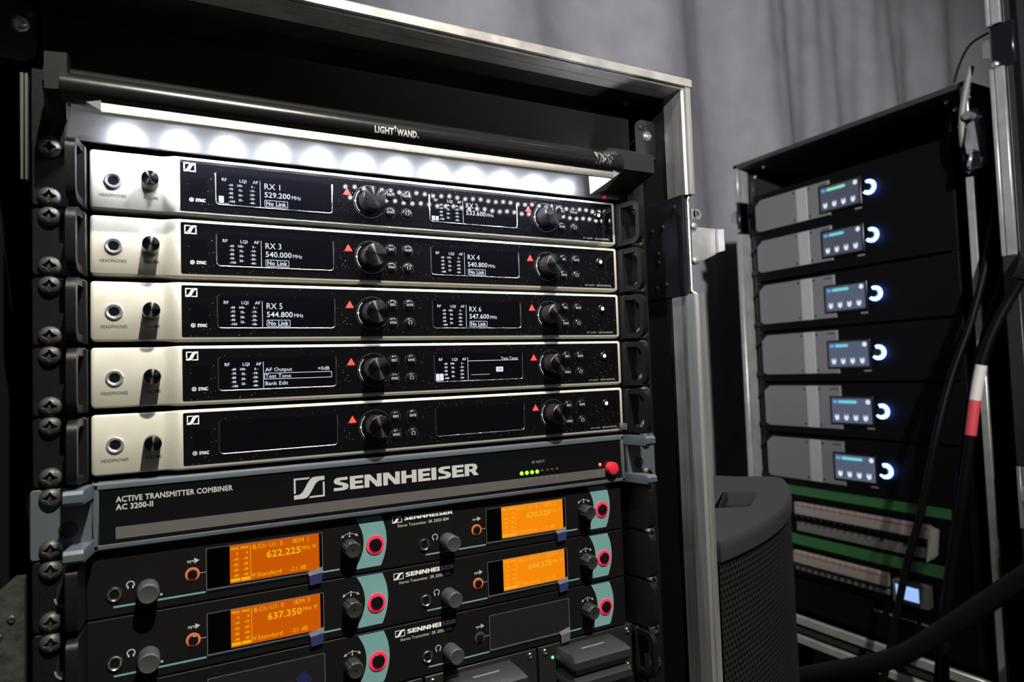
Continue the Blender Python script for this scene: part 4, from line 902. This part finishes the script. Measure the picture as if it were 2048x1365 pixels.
# ================================================================== NEXT RACK AT THE RIGHT EDGE
R3 = lambda name, label, cat, base: Thing(name, label, cat, base, (1420 + base[1], 130 - base[0], base[2] + ZB), -PI / 2)
T = R3('cable_rack_case', 'dark open flight case with bright upright edges at the right border', 'flight case', (300, 300, -900))
T.add('side_panel', MB().box(2, 12, 0, 600, -880, 740), case_out); T.add('back_panel', MB().box(12, 600, 300, 310, -880, 740), case_blk); T.add('top_panel', MB().box(2, 600, 0, 600, 740, 750), case_out); T.add('bottom_panel', MB().box(2, 600, 0, 600, -890, -880), case_out)
T.add('side_panel', MB().box(600, 610, 0, 600, -880, 740), case_out)
def up3(z0, z1):
    mb = MB(); mb.box(0, 6.5, -13, 0, z0, z1, 0.8); mb.box(9, 24, -13, 0, z0, z1, 0.8); mb.box(0, 24, -8, 2, z0, z1, 0.8); return mb
for z0, z1 in ((447, 750), (20, 366), (-470, -360), (-880, -640)): T.add('edge_extrusion', up3(z0, z1), alu_bg)
T.add('edge_extrusion', MB().box(0, 24, -10, 2, -360, 20, 0.8), mat('aluminium_grey', (0.10, 0.10, 0.10), 0.45, 0.9))
T.add('edge_extrusion', MB().box(0, 24, -10, 2, -640, -470, 0.8), mat('aluminium_grey', (0.10, 0.10, 0.10), 0.45, 0.9))
T.add('latch_dish', MB().box(2, 40, -6, 2, 366, 447, 2), plate_m)
T.add('latch', MB().hull([(-10, -10, 392), (0, -12, 388), (0, -12, 424), (-10, -10, 420), (-10, -4, 392), (0, -4, 388), (0, -4, 424), (-10, -4, 420)]), chrome)
T.inst('latch_bolt', lambda: MB().lathe(0, 0, [(6, 2), (6, -2), (3, -5), (0.5, -5.4)], 16), chrome, (9, -8, 374), 'r3bolt')
for z in (-380, -650): T.inst('latch_bolt', lambda: MB().lathe(0, 0, [(6, 2), (6, -2), (3, -5), (0.5, -5.4)], 16), chrome, (18, -10, z), 'r3bolt')
T.add('latch', MB().hull([(4, -14, -420), (22, -18, -424), (26, -16, -400), (8, -12, -392), (4, -8, -424), (24, -8, -428), (26, -8, -398), (6, -8, -390)]), chrome)
T.add('latch', MB().hull([(14, -14, -452), (30, -18, -446), (30, -16, -430), (16, -12, -428), (14, -8, -452), (30, -8, -446), (30, -8, -430), (14, -8, -428)]), chrome)
T.add('rack_rail', MB().box(52, 76, 12, 15, -860, 720), ear_m)
for k, z in enumerate((310, 210, 90, 40, -60, -180, -300, -420)): T.inst('screw', lambda: screw_mesh(6, 4, 2), steel, (62, 12, z), 'r3screw')
T.add('inner_frame', MB().box(58, 66, 8, 12, -260, -60).box(58, 160, 8, 12, -66, -56), mat('grey_frame', (0.06, 0.06, 0.06), 0.5))
# butterfly latch hardware between the two tall cases
bl = Thing('butterfly_latch', 'shiny twisted butterfly latch between the two tall cases', 'latch', (1445, 185, 240))
bl.add('dish', MB().box(1446, 1452, 160, 206, 200, 318, 1.5), plate_m)
bl.add('wing', MB().hull([(1430, 176, 236), (1440, 172, 232), (1440, 194, 232), (1428, 190, 252), (1426, 180, 286), (1438, 176, 292), (1444, 196, 284), (1446, 180, 240)]), chrome)
bl.add('pivot', MB().lathe(184, 300, [(9, 1446), (9, 1434), (6, 1428), (1, 1427)], 20, axis='x'), chrome) if False else bl.add('pivot', MB().tube([(1446, 184, 304), (1428, 184, 304)], 8, 20, 0), chrome)
bl.add('hook', MB().tube([(1440, 188, 230), (1430, 182, 222), (1430, 186, 208), (1440, 190, 204)], 3.5, 10, 5), chrome)

# LED batten on the far side of the room, seen only as dots in the glass fronts
T = Thing('led_batten', 'slim LED batten with two rows of small bulbs behind the viewer', 'light', (1540, -2420, 600))
T.add('housing', MB().box(790, 2300, -2424, -2406, 610, 700, 3), blk)
bulb = emis('batten_bulb', (1.0, 0.97, 0.95), 34.0)
for rw, zz in enumerate((676, 630)):
    for k in range(36): T.inst('bulb', lambda: MB().lathe(0, 0, [(7, 0), (7, 3), (4, 7), (0.5, 8)], 10), bulb, (820 + 41 * k + 20 * rw, -2405, zz + 3 * math.sin(k * 1.7)), 'batbulb')

# ------------------------------------------------------------------ cables
cab = mat('cable_jacket', (0.0035, 0.0035, 0.0042), 0.45, bump=0.1, spec=0.08); cab2 = mat('cable_grey', (0.17, 0.165, 0.16), 0.45)
def cable(label, pts, r, m=cab, group=None):
    mb = MB(); mb.tube(pts, r, 14, 7); c = pts[-1]; return single('cable', mb, m, label, 'cable', base=c, group=group)
T = Thing('connector_cable', 'thick black cable with ribbed connector and white and red marker sleeves', 'cable', (1335, 240, -990))
path = [(1372, 78, -20), (1365, 100, -60), (1352, 122, -110), (1342, 138, -160), (1336, 148, -210), (1332, 156, -260), (1330, 166, -320), (1328, 184, -420), (1330, 214, -560), (1334, 236, -720), (1336, 240, -860), (1338, 240, -985)]
T.add('jacket', MB().tube(path, 8.5, 16, 7), cab)
T.add('connector', MB().tube([(1385, 46, 34), (1376, 68, 0), (1370, 84, -30)], lambda t: 18 - 6 * t + (2.2 if int(t * 22) % 2 else 0), 20, 12), mat('connector_shell', (0.02, 0.02, 0.021), 0.22, 0.4), label='ribbed black connector')
T.add('marker_sleeve', MB().tube([(1339.5, 141.5, -176), (1336.2, 148, -210), (1333.5, 152.5, -238)], 9.3, 20, 5), mat('white_sleeve', (0.62, 0.6, 0.56), 0.5), label='white marker sleeve')
T.add('marker_sleeve', MB().tube([(1333.5, 152.5, -238), (1332, 156, -260), (1330.6, 162.5, -300)], 9.3, 20, 5), mat('red_sleeve', (0.62, 0.06, 0.08), 0.5), label='red marker sleeve')
cable('thin black cable hanging in front of the blue ring lights', [(1490, 168, 160), (1462, 178, 40), (1430, 200, -90), (1396, 226, -200), (1362, 244, -320), (1352, 268, -440), (1340, 300, -560), (1330, 330, -700), (1322, 352, -800), (1300, 372, -940), (1270, 390, -990)], 7)
cable('black cable hanging just left of the labelled one', [(1480, 150, 40), (1450, 158, -40), (1414, 176, -140), (1380, 196, -300), (1366, 220, -480), (1356, 244, -640), (1346, 262, -800), (1330, 280, -950), (1300, 300, -990)], 7.5)
cable('very thick black cable sweeping in from the lower right', [(1330, -40, -420), (1300, 20, -470), (1275, 90, -540), (1250, 170, -620), (1220, 260, -700), (1180, 380, -760), (1130, 520, -830), (1080, 620, -930)], 17, mat('cable_thick', (0.0045, 0.0045, 0.005), 0.42, spec=0.1))
cable('black cable looping low behind the loudspeaker', [(1210, 600, -640), (1160, 480, -730), (1130, 400, -800), (1110, 350, -870), (1090, 300, -960), (1060, 250, -985)], 11)
cable('grey strap hanging beside the tall case edge', [(1452, 182, 402), (1446, 188, 370), (1440, 196, 320), (1440, 200, 280), (1446, 202, 250)], 6.0, cab2)
cable('thin dark wire arching above the tall case', [(1466, 222, 390), (1466, 212, 416), (1464, 197, 440), (1460, 180, 452), (1456, 150, 456)], 2.2)

# ================================================================== LOUDSPEAKER
T = Thing('loudspeaker', 'black loudspeaker with curved perforated grille standing beside the rack case', 'speaker', (700, 180, -1000))
def spk_outline(off=0.0):
    P0, P1 = Vector((545, -2)), Vector((912, 226)); d = (P1 - P0).normalized(); n = Vector((d.y, -d.x)); L = (P1 - P0).length; pts = []
    for k in range(25):
        t = k / 24; pts.append(P0 + d * (L * t) + n * (34 * 4 * t * (1 - t) * (0.9 + 0.1) * 1.0 + off))
    # rounded right corner and sides
    pts += [P1 + d * (6 + off) + n * -8, P1 + d * (7 + off) - n * 22, P1 + d * (2 + off) - n * 42, P1 + d * (-8 + off) - n * 60]
    pts += [Vector((842, 330)), Vector((790, 372)), Vector((600, 380)), Vector((552, 330)), Vector((545 - off, 40))]
    return [(p.x, p.y) for p in pts]
SZ = -340.0
T.add('cabinet', MB().prism_z(spk_outline(-2), -985, SZ - 18), blk)
top = MB(); o1 = spk_outline(4); cx_, cy_ = 720, 190; ins = lambda k: [(cx_ + (x - cx_) * k, cy_ + (y - cy_) * k) for x, y in o1]
rings = [(o1, SZ - 21), (o1, SZ - 8), (ins(0.992), SZ - 2.5), (ins(0.975), SZ)]
vs = [(x, y, z) for r_, z in rings for x, y in r_]; n = len(o1); fs = [(q * n + k, q * n + (k + 1) % n, (q + 1) * n + (k + 1) % n, (q + 1) * n + k) for q in range(3) for k in range(n)]
# top face with a handle pocket
hp = [(668, 118), (706, 100), (786, 160), (752, 190)]
Vn = [(x, y, SZ) for x, y in hp]
top.add(vs, fs)
tb = [(x, y, SZ) for x, y in ins(0.975)]
def nearest(p): return min(range(n), key=lambda i: (tb[i][0] - p[0]) ** 2 + (tb[i][1] - p[1]) ** 2)
spk_m = mat('speaker_shell', (0.028, 0.028, 0.032), 0.5, spec=0.3, bump=0.5, bscale=700)
bmt = bmesh.new(); ov = [bmt.verts.new(p) for p in tb]; iv = [bmt.verts.new(p) for p in Vn]
es = [bmt.edges.new((ov[i], ov[(i + 1) % n])) for i in range(n)] + [bmt.edges.new((iv[i], iv[(i + 1) % 4])) for i in range(4)]
bmesh.ops.triangle_fill(bmt, edges=es, use_beauty=True, use_dissolve=False); bmt.verts.index_update()
top.add([v.co[:] for v in bmt.verts], [tuple(v.index for v in f.verts) for f in bmt.faces]); bmt.free()
pk = [(x, y, SZ) for x, y in hp] + [(x, y, SZ - 30) for x, y in hp]
top.add(pk, [(i, (i + 1) % 4, 4 + (i + 1) % 4, 4 + i) for i in range(4)] + [(7, 6, 5, 4)])
top.closed = False
T.add('top_cap', top, spk_m, label='textured top cap with a handle pocket')
T.add('handle_bar', MB().hull([(664, 121, SZ), (752, 192, SZ), (756, 188, SZ), (669, 116, SZ), (664, 121, SZ - 10), (752, 192, SZ - 10), (757, 187, SZ - 10), (670, 115, SZ - 10)]), blk)
gr = MB(); o2 = spk_outline(1.5)[:30]; acc = [0.0]
for a, c in zip(o2, o2[1:]): acc.append(acc[-1] + math.hypot(c[0] - a[0], c[1] - a[1]))
vs = []; fs = []
for k, (x, y) in enumerate(o2): vs += [(x, y, -980), (x, y, SZ - 18)]
fs = [(2 * k, 2 * k + 2, 2 * k + 3, 2 * k + 1) for k in range(len(o2) - 1)]; gr.add(vs, fs)
tabl = {(round((x - 700) * 0.001, 5), round((y - 180) * 0.001, 5)): a * 0.001 for (x, y), a in zip(o2, acc)}
gr.uv = lambda co: (tabl.get((round(co.x, 5), round(co.y, 5)), 0.0), co.z)
T.add('grille', gr, dots('grille_mesh', (0.022, 0.021, 0.02), (0.001, 0.001, 0.001), 0.0072, 0.33, 0.45, 0.2, uv=True), label='curved black perforated grille')

for o in list(bpy.data.objects):
    if o.type == 'MESH' and o.data.users == 1: o.data.name = o.name
